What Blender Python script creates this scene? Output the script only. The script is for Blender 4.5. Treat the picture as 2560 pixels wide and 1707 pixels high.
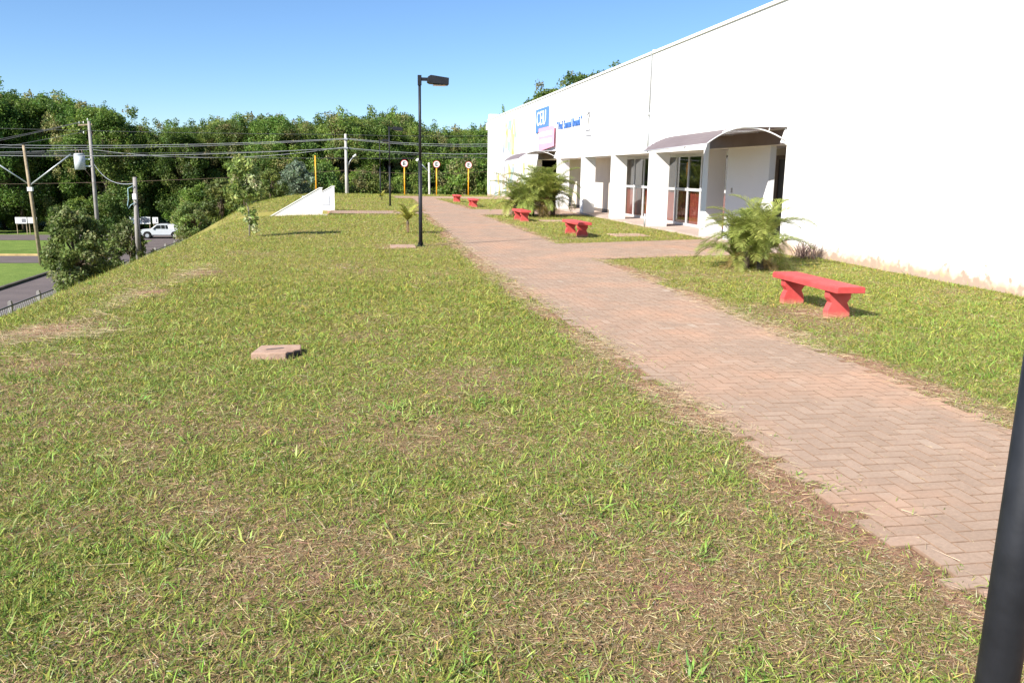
import bpy, bmesh, math, random
import numpy as np
from mathutils import Matrix, Vector
rad = math.radians
for o in list(bpy.data.objects): bpy.data.objects.remove(o)
scene = bpy.context.scene
C = scene.collection

# ------------------------------------------------------------ camera
YAW, PITCH, ROLL, EYE = rad(10.18), rad(11.483), 0.0155, 1.7
FPX = 2066.0 / 2560.0                       # focal length over picture width
fwd = Vector((math.sin(YAW)*math.cos(PITCH), math.cos(YAW)*math.cos(PITCH), -math.sin(PITCH)))
rgt = Vector((math.cos(YAW), -math.sin(YAW), 0)); upv = rgt.cross(fwd)
r2 = rgt*math.cos(ROLL) + upv*math.sin(ROLL); u2 = upv*math.cos(ROLL) - rgt*math.sin(ROLL)
cd = bpy.data.cameras.new('camera'); cam = bpy.data.objects.new('camera', cd); C.objects.link(cam)
cam.matrix_world = Matrix(((r2.x, u2.x, -fwd.x, 0), (r2.y, u2.y, -fwd.y, 0), (r2.z, u2.z, -fwd.z, EYE), (0, 0, 0, 1)))
cd.sensor_width = 36; cd.sensor_fit = 'HORIZONTAL'; cd.lens = 36*FPX; cd.clip_start = 0.05; cd.clip_end = 3000
scene.camera = cam

# ------------------------------------------------------------ sky, sun, exposure
SUN_EL = rad(35.5); LDIR = Vector((0.84*math.cos(SUN_EL), 0.543*math.cos(SUN_EL), -math.sin(SUN_EL)))   # way the light travels
w = bpy.data.worlds.new('World'); scene.world = w; w.use_nodes = True
nt = w.node_tree; nt.nodes.clear()
sky = nt.nodes.new('ShaderNodeTexSky'); sky.sky_type = 'NISHITA'; sky.sun_disc = False
sky.sun_elevation = SUN_EL; sky.sun_rotation = math.atan2(-LDIR.x, -LDIR.y) % (2*math.pi)
sky.air_density = 1.0; sky.dust_density = 0.0; sky.ozone_density = 7.0; sky.altitude = 1200
bg = nt.nodes.new('ShaderNodeBackground'); bg.inputs['Strength'].default_value = 0.079
ow = nt.nodes.new('ShaderNodeOutputWorld'); nt.links.new(sky.outputs[0], bg.inputs[0]); nt.links.new(bg.outputs[0], ow.inputs[0])
sl = bpy.data.lights.new('sun', 'SUN'); sl.energy = 5.0; sl.angle = rad(0.5); sl.color = (1.0, 0.95, 0.87)
so = bpy.data.objects.new('sun', sl); C.objects.link(so)
so.rotation_euler = LDIR.to_track_quat('-Z', 'Y').to_euler(); so.location = (-30, -20, 40)
vs = scene.view_settings; vs.view_transform = 'Standard'; vs.look = 'None'; vs.gamma = 1; vs.use_curve_mapping = False
vs.exposure = 1.12

# ------------------------------------------------------------ helpers
rng = np.random.default_rng(7); random.seed(7)
def tag(o, label=None, cat=None, group=None, kind=None):
    if label: o['label'] = label
    if cat: o['category'] = cat
    if group: o['group'] = group
    if kind: o['kind'] = kind
    return o
def empty(name, loc=(0, 0, 0), rz=0.0, parent=None):
    o = bpy.data.objects.new(name, None); C.objects.link(o); o.location = loc; o.rotation_euler = (0, 0, rz)
    o.empty_display_size = 0.2; o.parent = parent; return o
def link(name, me, m=None, parent=None, loc=(0, 0, 0), rot=(0, 0, 0)):
    o = bpy.data.objects.new(name, me); C.objects.link(o); o.parent = parent; o.location = loc; o.rotation_euler = rot
    if m is not None and not me.materials: me.materials.append(m)
    return o
def copy_tree(o, parent=None):
    c = o.copy(); C.objects.link(c); c.parent = parent
    for ch in list(o.children): copy_tree(ch, c)
    return c

class MB:
    """collects shapes that become one mesh"""
    def __init__(s): s.v = []; s.f = []; s.sm = []
    def quad(s, *p):
        n = len(s.v); s.v += [tuple(q) for q in p]; s.f.append(tuple(range(n, n+len(p)))); s.sm.append(False)
    def box(s, x0, x1, y0, y1, z0, z1):
        n = len(s.v)
        s.v += [(x, y, z) for z in (z0, z1) for y in (y0, y1) for x in (x0, x1)]
        for a in ((0,2,3,1),(4,5,7,6),(0,1,5,4),(2,6,7,3),(0,4,6,2),(1,3,7,5)):
            s.f.append(tuple(n+i for i in a)); s.sm.append(False)
        return s
    def bar(s, a, b, w, h):
        a, b = Vector(a), Vector(b); d = (b-a).normalized()
        u = d.cross(Vector((0,0,1)));  u = Vector((1,0,0)) if u.length < 1e-4 else u.normalized()
        t = u.cross(d); n = len(s.v)
        for p in (a, b):
            for i, j in ((-1,-1),(1,-1),(1,1),(-1,1)): s.v.append(tuple(p+u*i*w/2+t*j*h/2))
        for q in ((0,3,2,1),(4,5,6,7),(0,1,5,4),(1,2,6,5),(2,3,7,6),(3,0,4,7)):
            s.f.append(tuple(n+i for i in q)); s.sm.append(False)
        return s
    def tube(s, pts, r, k=8, cap=True):
        pts = [Vector(p) for p in pts]; m = len(pts)
        if not isinstance(r, (list, tuple)): r = [r]*m
        n0 = len(s.v); ref = None
        for i, p in enumerate(pts):
            d = (pts[min(i+1, m-1)]-pts[max(i-1, 0)]).normalized()
            if ref is None: ref = Vector((0,0,1)) if abs(d.z) < .9 else Vector((1,0,0))
            u = d.cross(ref).normalized(); t = d.cross(u).normalized()
            for j in range(k):
                a = 2*math.pi*j/k; s.v.append(tuple(p+(u*math.cos(a)+t*math.sin(a))*r[i]))
        for i in range(m-1):
            for j in range(k):
                a = n0+i*k+j; b = n0+i*k+(j+1) % k
                s.f.append((a, b, b+k, a+k)); s.sm.append(True)
        if cap:
            s.f.append(tuple(n0+j for j in range(k))[::-1]); s.f.append(tuple(n0+(m-1)*k+j for j in range(k))); s.sm += [False, False]
        return s
    def prism(s, prof, plane, a0, a1):
        """prof: closed outline; plane 'xz' goes along y, 'yz' along x, 'xy' along z"""
        n = len(s.v); k = len(prof)
        for a in (a0, a1):
            for p, q in prof:
                s.v.append({'xz': (p, a, q), 'yz': (a, p, q), 'xy': (p, q, a)}[plane])
        s.f.append(tuple(n+i for i in range(k))); s.f.append(tuple(n+k+i for i in range(k))[::-1]); s.sm += [False, False]
        for i in range(k):
            j = (i+1) % k; s.f.append((n+i, n+k+i, n+k+j, n+j)); s.sm.append(False)
        return s
    def mesh(s, name, bevel=0.0, fix=True):
        me = bpy.data.meshes.new(name); me.from_pydata(s.v, [], s.f)
        me.polygons.foreach_set('use_smooth', s.sm)
        if fix or bevel:
            bm = bmesh.new(); bm.from_mesh(me)
            if fix: bmesh.ops.recalc_face_normals(bm, faces=bm.faces)
            if bevel:
                bmesh.ops.remove_doubles(bm, verts=bm.verts, dist=1e-5)
                es = [e for e in bm.edges if len(e.link_faces) == 2 and e.calc_face_angle(0) > 0.6]
                bmesh.ops.bevel(bm, geom=es, offset=bevel, segments=2, profile=.5, affect='EDGES', clamp_overlap=True)
            bm.to_mesh(me); bm.free()
        return me
    def build(s, name, m, parent=None, loc=(0,0,0), rot=(0,0,0), bevel=0.0, fix=True):
        return link(name, s.mesh(name, bevel, fix), m, parent, loc, rot)

def tri_mesh(name, V, F, col=None, smooth=False):
    me = bpy.data.meshes.new(name)
    V = np.asarray(V, np.float32); F = np.asarray(F, np.int32); k = F.shape[1]
    me.vertices.add(len(V)); me.vertices.foreach_set('co', V.ravel())
    me.loops.add(F.size); me.loops.foreach_set('vertex_index', F.ravel())
    me.polygons.add(len(F)); me.polygons.foreach_set('loop_start', np.arange(0, F.size, k, dtype=np.int32))
    me.polygons.foreach_set('use_smooth', np.full(len(F), smooth))
    me.update(calc_edges=True)
    if col is not None:
        at = me.color_attributes.new('col', 'FLOAT_COLOR', 'POINT')
        c4 = np.ones((len(V), 4), np.float32); c4[:, :3] = col; at.data.foreach_set('color', c4.ravel())
    return me

def hash2(ix, iy, seed):
    h = (ix.astype(np.int64)*374761393 + iy.astype(np.int64)*668265263 + seed*974711) & 0x7fffffff
    h = ((h ^ (h >> 13))*1274126177) & 0x7fffffff
    return ((h ^ (h >> 16)) & 0xffff)/65535.0
def vnoise(x, y, sc, seed=0, octv=1):
    x = np.asarray(x, float)*sc; y = np.asarray(y, float)*sc; out = 0; amp = 1; tot = 0
    for o in range(octv):
        ix, iy = np.floor(x), np.floor(y); fx, fy = x-ix, y-iy; fx = fx*fx*(3-2*fx); fy = fy*fy*(3-2*fy)
        a = hash2(ix, iy, seed+o); b = hash2(ix+1, iy, seed+o); c = hash2(ix, iy+1, seed+o); d = hash2(ix+1, iy+1, seed+o)
        out = out+amp*((a*(1-fx)+b*fx)*(1-fy)+(c*(1-fx)+d*fx)*fy); tot += amp; amp *= .5; x = x*2.03+3.1; y = y*2.03+1.7
    return out/tot
def sstep(a, b, x):
    t = np.clip((np.asarray(x, float)-a)/(b-a), 0, 1); return t*t*(3-2*t)

# ------------------------------------------------------------ materials
class NT:
    def __init__(s, name):
        s.m = bpy.data.materials.new(name); s.m.use_nodes = True; s.t = s.m.node_tree; s.p = s.t.nodes['Principled BSDF']
        s.out = s.t.nodes['Material Output']; s._c = {}
    def n(s, ty, **k):
        nd = s.t.nodes.new('ShaderNode'+ty)
        for a, b in k.items():
            if a.startswith('i_'): nd.inputs[a[2:].replace('_', ' ')].default_value = b
            else: setattr(nd, a, b)
        return nd
    def l(s, a, b): s.t.links.new(a, b)
    def coord(s, kind='Object'):
        if kind == 'World':
            if 'w' not in s._c: s._c['w'] = s.n('NewGeometry').outputs['Position']
            return s._c['w']
        if 'o' not in s._c: s._c['o'] = s.n('TexCoord')
        return s._c['o'].outputs[kind]
    def noise(s, sc, detail=4, rough=.55, kind='World', vec=None, dist=0.0):
        nd = s.n('TexNoise'); nd.inputs['Scale'].default_value = sc; nd.inputs['Detail'].default_value = detail
        nd.inputs['Roughness'].default_value = rough; nd.inputs['Distortion'].default_value = dist
        s.l(vec if vec is not None else s.coord(kind), nd.inputs['Vector']); return nd.outputs['Fac']
    def ramp(s, fac, stops):
        nd = s.n('ValToRGB'); cr = nd.color_ramp
        while len(cr.elements) < len(stops): cr.elements.new(.5)
        for e, (p, c) in zip(cr.elements, stops):
            e.position = p; e.color = (c, c, c, 1) if not hasattr(c, '__len__') else (*c, 1)
        s.l(fac, nd.inputs[0]); return nd.outputs[0]
    def mix(s, fac, a, b, mode='MIX'):
        nd = s.n('Mix', data_type='RGBA', blend_type=mode)
        for sock, v in ((nd.inputs[0], fac), (nd.inputs[6], a), (nd.inputs[7], b)):
            if hasattr(v, 'links') or hasattr(v, 'is_linked'): s.l(v, sock)
            elif hasattr(v, '__len__'): sock.default_value = (*v, 1)
            elif sock.type == 'RGBA': sock.default_value = (v, v, v, 1)
            else: sock.default_value = v
        return nd.outputs[2]
    def math(s, op, a, b=0.0):
        nd = s.n('Math', operation=op)
        for i, v in enumerate((a, b)):
            if hasattr(v, 'is_linked'): s.l(v, nd.inputs[i])
            else: nd.inputs[i].default_value = v
        return nd.outputs[0]
    def base(s, c, rough=.8, spec=.3, metal=0.0):
        if hasattr(c, 'is_linked'): s.l(c, s.p.inputs['Base Color'])
        else: s.p.inputs['Base Color'].default_value = (*c, 1)
        s.p.inputs['Roughness'].default_value = rough; s.p.inputs['Specular IOR Level'].default_value = spec
        s.p.inputs['Metallic'].default_value = metal; return s
    def bump(s, h, strength=.3, dist=.02):
        b = s.n('Bump'); b.inputs['Strength'].default_value = strength; b.inputs['Distance'].default_value = dist
        s.l(h, b.inputs['Height']); s.l(b.outputs[0], s.p.inputs['Normal']); return s
    def sep(s, which, kind='World'):
        nd = s.n('SeparateXYZ'); s.l(s.coord(kind), nd.inputs[0]); return nd.outputs[which]

def plain(name, c, rough=.7, spec=.3, metal=0.0, var=.18, sc=6.0, bump=.15, bsc=60):
    t = NT(name); n = t.noise(sc, 5)
    lo = tuple(x*(1-var) for x in c); hi = tuple(min(1, x*(1+var)) for x in c)
    t.base(t.ramp(n, [(.3, lo), (.7, hi)]), rough, spec, metal)
    if bump: t.bump(t.noise(bsc, 3), bump, .004)
    return t.m

def foliage_mat(name, objvar=.25, trans=.35, rough=.55):
    t = NT(name); a = t.n('Attribute', attribute_name='col'); oi = t.n('ObjectInfo')
    hs = t.n('HueSaturation'); t.l(a.outputs['Color'], hs.inputs['Color'])
    v = t.n('MapRange'); v.inputs[3].default_value = 1-objvar; v.inputs[4].default_value = 1+objvar; t.l(oi.outputs['Random'], v.inputs[0])
    t.l(v.outputs[0], hs.inputs['Value'])
    h2 = t.n('MapRange'); h2.inputs[3].default_value = .485; h2.inputs[4].default_value = .512
    t.l(t.math('FRACT', t.math('MULTIPLY', oi.outputs['Random'], 7.3)), h2.inputs[0]); t.l(h2.outputs[0], hs.inputs['Hue'])
    t.base(hs.outputs[0], rough, .35)
    tr = t.n('BsdfTranslucent'); t.l(hs.outputs[0], tr.inputs[0]); mx = t.n('MixShader'); mx.inputs[0].default_value = trans
    t.l(t.p.outputs[0], mx.inputs[1]); t.l(tr.outputs[0], mx.inputs[2]); t.l(mx.outputs[0], t.out.inputs[0])
    return t.m

M = {}
M['black_metal'] = plain('black_painted_metal', (.014, .015, .019), .5, .28, 0, .35, 9, .12, 60)
M['concrete'] = plain('grey_concrete', (.36, .34, .31), .9, .2, 0, .2, 3, .3, 40)
M['pole_concrete'] = plain('pole_concrete', (.42, .40, .37), .9, .2, 0, .15, 2, .2, 30)
M['pole_dark'] = plain('aged_pole_concrete', (.27, .25, .235), .9, .2, 0, .18, 2, .2, 30)
M['wood_pole'] = plain('weathered_wood', (.30, .235, .155), .9, .2, 0, .3, 3, .3, 30)
M['galv'] = plain('galvanised_steel', (.45, .47, .49), .45, .5, .5, .12, 6, .05)
M['wire'] = plain('cable', (.10, .10, .11), .6, .3, 0, .05, 6, 0)
M['wire_light'] = plain('aluminium_cable', (.26, .27, .29), .55, .4, 0, .05, 6, 0)
M['orange'] = plain('yellow_paint', (.80, .36, .02), .5, .4, 0, .08, 5, .05)
M['white_paint'] = plain('white_paint', (.78, .78, .76), .6, .3, 0, .04, 4, .05)
M['transformer'] = plain('transformer_grey', (.50, .53, .56), .45, .4, 0, .06, 4, .05)
M['kerb_yellow'] = plain('kerb_yellow', (.50, .36, .16), .85, .2, 0, .25, 1.2, .2)
M['kerb'] = plain('kerb_grey', (.10, .09, .075), .9, .2, 0, .3, 1.2, .2)
M['alu'] = plain('aluminium_frame', (.56, .56, .57), .45, .4, .3, .06, 5, .03)
M['white_alu'] = plain('white_frame', (.74, .74, .73), .45, .4, 0, .05, 5, .03)
M['dark_door'] = plain('dark_door', (.035, .028, .024), .5, .4, 0, .2, 3, .1)
M['brown_frame'] = plain('brown_frame', (.16, .11, .08), .6, .3, 0, .15, 3, .1)
M['bark'] = plain('bark', (.13, .10, .075), .95, .1, 0, .3, 4, .6, 14)
M['palebark'] = plain('pale_bark', (.27, .24, .19), .95, .1, 0, .3, 8, .5, 20)
M['rubber'] = plain('rubber', (.02, .02, .02), .85, .2, 0, .2, 6, .1)
M['leaf'] = foliage_mat('tree_leaves', .22, .42)
M['grass'] = foliage_mat('grass_blades', 0.0, .3, .6)
M['frond'] = foliage_mat('palm_leaves', .15, .45, .5)

t = NT('red_paint'); n = t.noise(7, 5); c = t.ramp(n, [(.3, (.43, .050, .048)), (.7, (.51, .072, .068))])
c = t.mix(t.ramp(t.noise(1.9, 5, .6), [(.45, 0.0), (.75, .5)]), c, (.55, .13, .12))                       # sun faded patches
c = t.mix(t.ramp(t.noise(24, 6, .7), [(.63, 0.0), (.70, .8)]), c, (.40, .15, .12))                          # dust and scuffs
c = t.mix(t.ramp(t.noise(13, 5, .75, dist=.5), [(.735, 0.0), (.75, 1.0)]), c, (.46, .38, .33))              # chips down to the concrete
oz = t.sep(2, 'Object'); ft = t.n('MapRange'); ft.inputs[1].default_value = .13; ft.inputs[2].default_value = 0.0; t.l(oz, ft.inputs[0])
c = t.mix(t.ramp(t.math('ADD', t.math('MULTIPLY', ft.outputs[0], .6), t.math('MULTIPLY', t.noise(16, 5, .7), .6)), [(.50, 0.0), (.85, .85)]), c, (.40, .20, .13))   # soil splashed on the feet
t.base(c, .65, .25); t.bump(t.noise(70, 6, .7), .5, .005); M['red'] = t.m

# plaster of the building: white, soil splashed and peeling along the foot
def plaster(name, amt, top):
    t = NT(name); z = t.sep(2)
    foot = t.n('MapRange'); foot.inputs[1].default_value = top; foot.inputs[2].default_value = .02; t.l(z, foot.inputs[0])
    n1 = t.noise(1.7, 6, .65); n2 = t.noise(5.5, 4, .6); n3 = t.noise(.35, 4)
    splash = t.ramp(t.math('ADD', t.math('MULTIPLY', foot.outputs[0], .80), t.math('MULTIPLY', n1, .62)), [(.72, 0.0), (1.14, amt)])
    peel = t.ramp(t.math('ADD', t.math('MULTIPLY', foot.outputs[0], .42*amt+.06), t.math('ADD', t.math('MULTIPLY', n2, .62), t.math('MULTIPLY', t.noise(1.1, 4, .6), .40))), [(.815, 0.0), (.90, amt)])
    c = t.mix(splash, t.ramp(n3, [(.3, (.69, .685, .67)), (.7, (.73, .725, .71))]), (.52, .34, .21))
    c = t.mix(peel, c, (.36, .27, .21)); c = t.mix(t.ramp(t.noise(3.3, 6, .7), [(.60, 0.0), (.80, .22)]), c, (.45, .43, .40))
    t.base(c, .85, .2); t.bump(t.noise(120, 4), .25, .003); return t.m
M['plaster'] = plaster('white_plaster', 1.0, .75); M['plaster_clean'] = plaster('white_plaster_clean', .35, .30)
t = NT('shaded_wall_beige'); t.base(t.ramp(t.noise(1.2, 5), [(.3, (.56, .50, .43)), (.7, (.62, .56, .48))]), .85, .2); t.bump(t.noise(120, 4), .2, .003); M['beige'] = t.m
M['porch_floor'] = plain('porch_concrete', (.42, .33, .28), .85, .25, 0, .15, 1.5, .2)
M['skirting'] = plain('dark_skirting', (.12, .10, .085), .6, .3, 0, .1)
M['roof'] = plain('roof_sheet', (.45, .44, .42), .7, .3)
M['curtain'] = plain('red_curtain', (.42, .085, .06), .8, .2, 0, .2, 6, .2)
t = NT('awning_sheet'); c = t.ramp(t.noise(1.4, 5), [(.3, (.21, .165, .165)), (.7, (.26, .21, .21))]); t.base(c, .5, .4)
tr = t.n('BsdfTranslucent'); t.l(c, tr.inputs[0]); mx = t.n('MixShader'); mx.inputs[0].default_value = .25
t.l(t.p.outputs[0], mx.inputs[1]); t.l(tr.outputs[0], mx.inputs[2]); t.l(mx.outputs[0], t.out.inputs[0]); M['awning'] = t.m
def glass_mat(name, tint, fac=.12):
    t = NT(name); g = t.n('BsdfGlossy'); g.inputs['Roughness'].default_value = .02; g.inputs[0].default_value = (.9, .9, .9, 1)
    tr = t.n('BsdfTransparent'); tr.inputs[0].default_value = (*tint, 1); fr = t.n('Fresnel'); fr.inputs[0].default_value = 1.5
    mx = t.n('MixShader'); bf = t.n('NewGeometry').outputs['Backfacing']; t.l(t.math('MULTIPLY', t.math('ADD', fr.outputs[0], fac), t.math('SUBTRACT', 1.0, bf)), mx.inputs[0]); t.l(tr.outputs[0], mx.inputs[1]); t.l(g.outputs[0], mx.inputs[2])
    t.l(mx.outputs[0], t.out.inputs[0]); return t.m
M['glass'] = glass_mat('window_glass', (.75, .77, .76), .06)
M['car_glass'] = plain('car_glass', (.02, .023, .026), .06, .6, 0, .1, 3, 0)
M['car_paint'] = plain('silver_paint', (.62, .64, .66), .3, .5, .25, .04, 2, 0)
M['car_trim'] = plain('grey_trim', (.22, .23, .24), .5, .4)
M['blue_sign'] = plain('blue_sign_panel', (.085, .20, .56), .5, .4, 0, .06, 1, 0)
M['pink_sign'] = plain('pink_sign_panel', (.80, .33, .46), .5, .4, 0, .06, 1, 0)
M['blue_letter'] = plain('blue_letters', (.06, .16, .46), .5, .4, 0, .06, 1, 0)
M['grey_letter'] = plain('grey_print', (.20, .20, .22), .6, .3, 0, .06, 1, 0)
M['pale_pink'] = plain('pale_pink_print', (.82, .62, .70), .6, .3, 0, .06, 1, 0)
M['sign_red'] = plain('sign_red', (.30, .02, .025), .5, .4, 0, .06, 1, 0)
M['black_print'] = plain('black_print', (.02, .02, .025), .5, .4, 0, .06, 1, 0)
t = NT('lamp_lens'); t.base((.62, .48, .36), .3, .5); M['lens'] = t.m
# paved path: bedding, pavers
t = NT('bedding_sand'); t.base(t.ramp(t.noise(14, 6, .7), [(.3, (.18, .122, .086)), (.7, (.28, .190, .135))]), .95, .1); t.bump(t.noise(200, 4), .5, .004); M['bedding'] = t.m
def paver_mat(name, per_object):
    t = NT(name)
    if per_object: rv = t.n('ObjectInfo').outputs['Random']
    else: rv = t.n('Attribute', attribute_name='col').outputs['Fac']
    c = t.ramp(rv, [(0, (.335, .240, .178)), (.5, (.365, .262, .195)), (.955, (.390, .283, .212)), (.985, (.40, .297, .225)), (1, (.43, .345, .275))])
    c = t.mix(t.ramp(t.noise(45, 5, .7), [(.3, .75), (.7, 1.05)]), (0, 0, 0), c)
    soil = t.ramp(t.noise(.75, 5, .62), [(.46, 0.0), (.70, .85)]); c = t.mix(soil, c, (.46, .272, .180))
    pale = t.ramp(t.noise(2.6, 5, .7, dist=.6), [(.71, 0.0), (.78, .40)]); c = t.mix(pale, c, (.48, .43, .38))
    dirt = t.ramp(t.noise(3.1, 4, .6), [(.35, .90), (.6, 1.0)]); c = t.mix(dirt, (.05, .03, .02), c)
    t.base(c, .9, .18); t.bump(t.noise(260, 5, .7), .45, .003); return t.m
M['paver'] = paver_mat('paver_concrete', True); M['paver_far'] = paver_mat('paver_concrete_far', False)
# ground: colour attribute 'col' (r = how green, g = bare soil)
t = NT('lawn_soil'); at = t.n('Attribute', attribute_name='col'); sp = t.n('SeparateColor'); t.l(at.outputs['Color'], sp.inputs[0])
soil = t.mix(t.ramp(t.noise(160, 3, .7), [(.3, .55), (.7, 1.15)]), (0, 0, 0), t.ramp(t.noise(9, 7, .7), [(.25, (.25, .130, .086)), (.5, (.40, .225, .148)), (.75, (.50, .315, .215))]))
thatch = t.mix(t.ramp(t.noise(150, 3, .7), [(.3, .45), (.7, 1.2)]), (0, 0, 0), t.ramp(t.noise(38, 6, .75), [(.25, (.175, .115, .062)), (.55, (.34, .240, .122)), (.8, (.47, .355, .185))]))
grn = t.mix(t.ramp(t.noise(120, 3, .7), [(.3, .5), (.7, 1.15)]), (0, 0, 0), t.ramp(t.noise(30, 6, .75), [(.25, (.165, .150, .040)), (.55, (.325, .290, .085)), (.8, (.43, .375, .14))]))
ga = t.math('ADD', t.math('MULTIPLY', t.noise(6.5, 6, .7), .9), t.math('SUBTRACT', sp.outputs[0], .62)); gm = t.ramp(ga, [(.30, 0.0), (.52, 1.0)])
c = t.mix(gm, thatch, grn); sm = t.ramp(t.math('ADD', t.math('MULTIPLY', t.noise(11, 6, .7), .8), t.math('SUBTRACT', sp.outputs[1], .45)), [(.30, 0.0), (.48, 1.0)])
lush = t.ramp(t.noise(.8, 6, .7), [(.3, (.105, .165, .036)), (.7, (.175, .235, .055))]); c = t.mix(sm, c, soil); c = t.mix(sp.outputs[2], c, lush); t.base(c, .95, .1); t.bump(t.noise(70, 6, .8), .9, .026); M['ground'] = t.m
t = NT('asphalt'); t.base(t.mix(t.ramp(t.noise(.5, 5), [(.4, 0.0), (.7, .6)]), t.ramp(t.noise(80, 4), [(.3, (.10, .082, .080)), (.7, (.135, .112, .110))]), (.16, .13, .122)), .9, .2); t.bump(t.noise(200, 3), .4, .01); M['asphalt'] = t.m
# abstract painted wall patches
t = NT('mural_paint'); mp = t.n('Mapping'); mp.inputs['Scale'].default_value = (1, .8, .62); t.l(t.coord('World'), mp.inputs['Vector'])
vo = t.n('TexVoronoi'); vo.inputs["Scale"].default_value = 2.1; t.l(mp.outputs[0], vo.inputs['Vector'])
hs = t.n('HueSaturation'); hs.inputs['Saturation'].default_value = .75; hs.inputs['Value'].default_value = .75; t.l(vo.outputs['Color'], hs.inputs['Color'])
ye = t.ramp(t.n('SeparateColor').outputs[0], [(0, 0.0), (1, 1.0)])
s2 = t.n('SeparateColor'); t.l(vo.outputs['Color'], s2.inputs[0])
c = t.ramp(s2.outputs[0], [(0, (.72, .72, .70)), (.30, (.70, .67, .58)), (.42, (.54, .38, .10)), (.55, (.28, .38, .44)), (.66, (.60, .58, .50)), (.78, (.44, .28, .26)), (.88, (.25, .38, .36)), (1, (.25, .22, .30))])
c = t.mix(t.ramp(t.noise(.9, 5, .6), [(.28, 1.0), (.42, 0.0)]), c, (.71, .71, .70)); t.base(c, .85, .2); M['mural'] = t.m

# ------------------------------------------------------------ the lie of the land
def edge_x(y): return np.interp(y, [-50, 8, 20, 36, 42, 50, 60, 66], [-4.05, -4.05, -4.3, -4.4, -5.3, -5.8, -5.4, -5.0])
LY = [-5, 5, 11, 19, 27, 34, 42, 56, 60]; LXL = [2.5, 2.36, 2.22, 2.2, 2.38, 2.5, 2.8, 3.1, 3.2]; LXR = [4.3, 4.45, 4.6, 4.72, 4.8, 4.75, 5.0, 4.6, 4.5]
def path_depth(x, y):
    """metres inside the paving (negative outside)"""
    x = np.asarray(x, float); y = np.asarray(y, float)
    d = np.minimum(np.minimum(x-np.interp(y, LY, LXL), np.interp(y, LY, LXR)-x), 59.6-y)
    b1 = np.minimum(np.minimum(y-(16.25+.24*(x-4.7)), 19.95+.34*(x-4.7)-y), np.minimum(x-3.5, 9.3-x))
    b2 = np.minimum(np.minimum(y-33.9, 39.2-y), np.minimum(x-3.5, 9.3-x))
    b3 = np.minimum(np.minimum(y-34.35, 36.8-y), np.minimum(x+1.35, 3.5-x))
    b4 = np.minimum(np.minimum(y-54.6, 59.6-y), np.minimum(x-2.0, 30-x))
    return np.maximum(np.maximum(np.maximum(d, b1), np.maximum(b2, b3)), b4)
def height(x, y):
    x = np.asarray(x, float); y = np.asarray(y, float)
    d = edge_x(y)-.3-x; f = .575*(d+np.sqrt(d*d+.5))/2
    e = y-67.5; g = .30*(e+np.sqrt(e*e+1.0))/2
    z = -np.minimum(5.9, np.maximum(f, g))
    z = z+.07*sstep(7.2, 9.2, x)*sstep(17, 15.5, y)
    m = sstep(.05, -.35, path_depth(x, y))*sstep(70, 60, y)*sstep(9.6, 9.0, x)
    z = z+m*(z > -5.2)*(.045*(vnoise(x, y, .55, 3, 3)-.5)+.022*(vnoise(x, y, 3.0, 5, 2)-.5)+.008)
    z = z+.0168*sstep(.24, .12, path_depth(x, y))*(y < 62)*(x > -3)
    cut = (y > 33.12) & (y < 36.88) & (x < -1.42)
    z = np.where(cut, np.minimum(z, -.18-.46*(-1.42-x)), z)
    return np.maximum(z, -5.9)
def gh(x, y): return float(height(np.array([x]), np.array([y]))[0])
BARE = [(5.5, 9.6, .55, .5), (5.35, 9.0, .5, .35), (.62, 19.25, .5, .25), (5.6, 21.6, .6, .35), (6.0, 28.6, .5, .3), (-3.4, 9.6, .5, .7), (-3.0, 12.3, .35, .6),
        (-2.7, 14.6, .3, .6), (-2.9, 7.9, .5, .4), (0.35, 5.1, .4, .3), (-.3, 3.4, .6, .3), (1.2, 3.0, .5, .35), (-.9, 4.4, .4, .3), (.6, 6.5, .4, .25)]
def bare(x, y):
    b = np.zeros(np.shape(x))
    for bx, by, r, k in BARE: b = np.maximum(b, k*np.exp(-((x-bx)**2+(y-by)**2)/(r*r)))
    e = -path_depth(x, y); b = np.maximum(b, (e > -.3)*np.clip(1-np.abs(e-.02)/.30, 0, 1)*np.clip((vnoise(x, y, 1.3, 91, 3)-.30)*3.2, 0, .95)*(y < 45)*(x < 5.2))
    return b
def green(x, y):
    g = .55*vnoise(x, y, .45, 21, 3)+.45*vnoise(x, y, 2.2, 33, 3)
    g = (g-.5)*1.45+.58
    g = g+.10*sstep(3.5, 8, y)-.17*sstep(4.6, 2.6, y)+.08*(x > 4.5)*(y > 4)
    return np.clip(g-bare(x, y)*1.3, 0, 1)

gx_ = np.unique(np.round(np.concatenate([np.linspace(-420, -60, 19), np.arange(-60, -8, 2.0), np.arange(-8, -5, .25), np.arange(-5, 10, .125), np.arange(10, 40, 3.0), np.linspace(40, 420, 20), [-1.42, -1.40, -15.45, -15.0, -14.5, -13.5]]), 4))
gy_ = np.unique(np.round(np.concatenate([np.linspace(-260, -20, 9), np.arange(-20, 1, 1.5), np.arange(1, 14, .125), np.arange(14, 32, .3), np.arange(32, 68, .5), np.arange(68, 120, 2.0), np.linspace(120, 620, 22), [33.10, 33.14, 36.86, 36.90]]), 4))
GX, GY = np.meshgrid(gx_, gy_); GZ = height(GX, GY)
nx, ny = len(gx_), len(gy_); ii = (np.arange(ny-1)[:, None]*nx+np.arange(nx-1)[None, :]).ravel()
col = np.zeros((nx*ny, 3)); fx, fy = GX.ravel(), GY.ravel()
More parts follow.
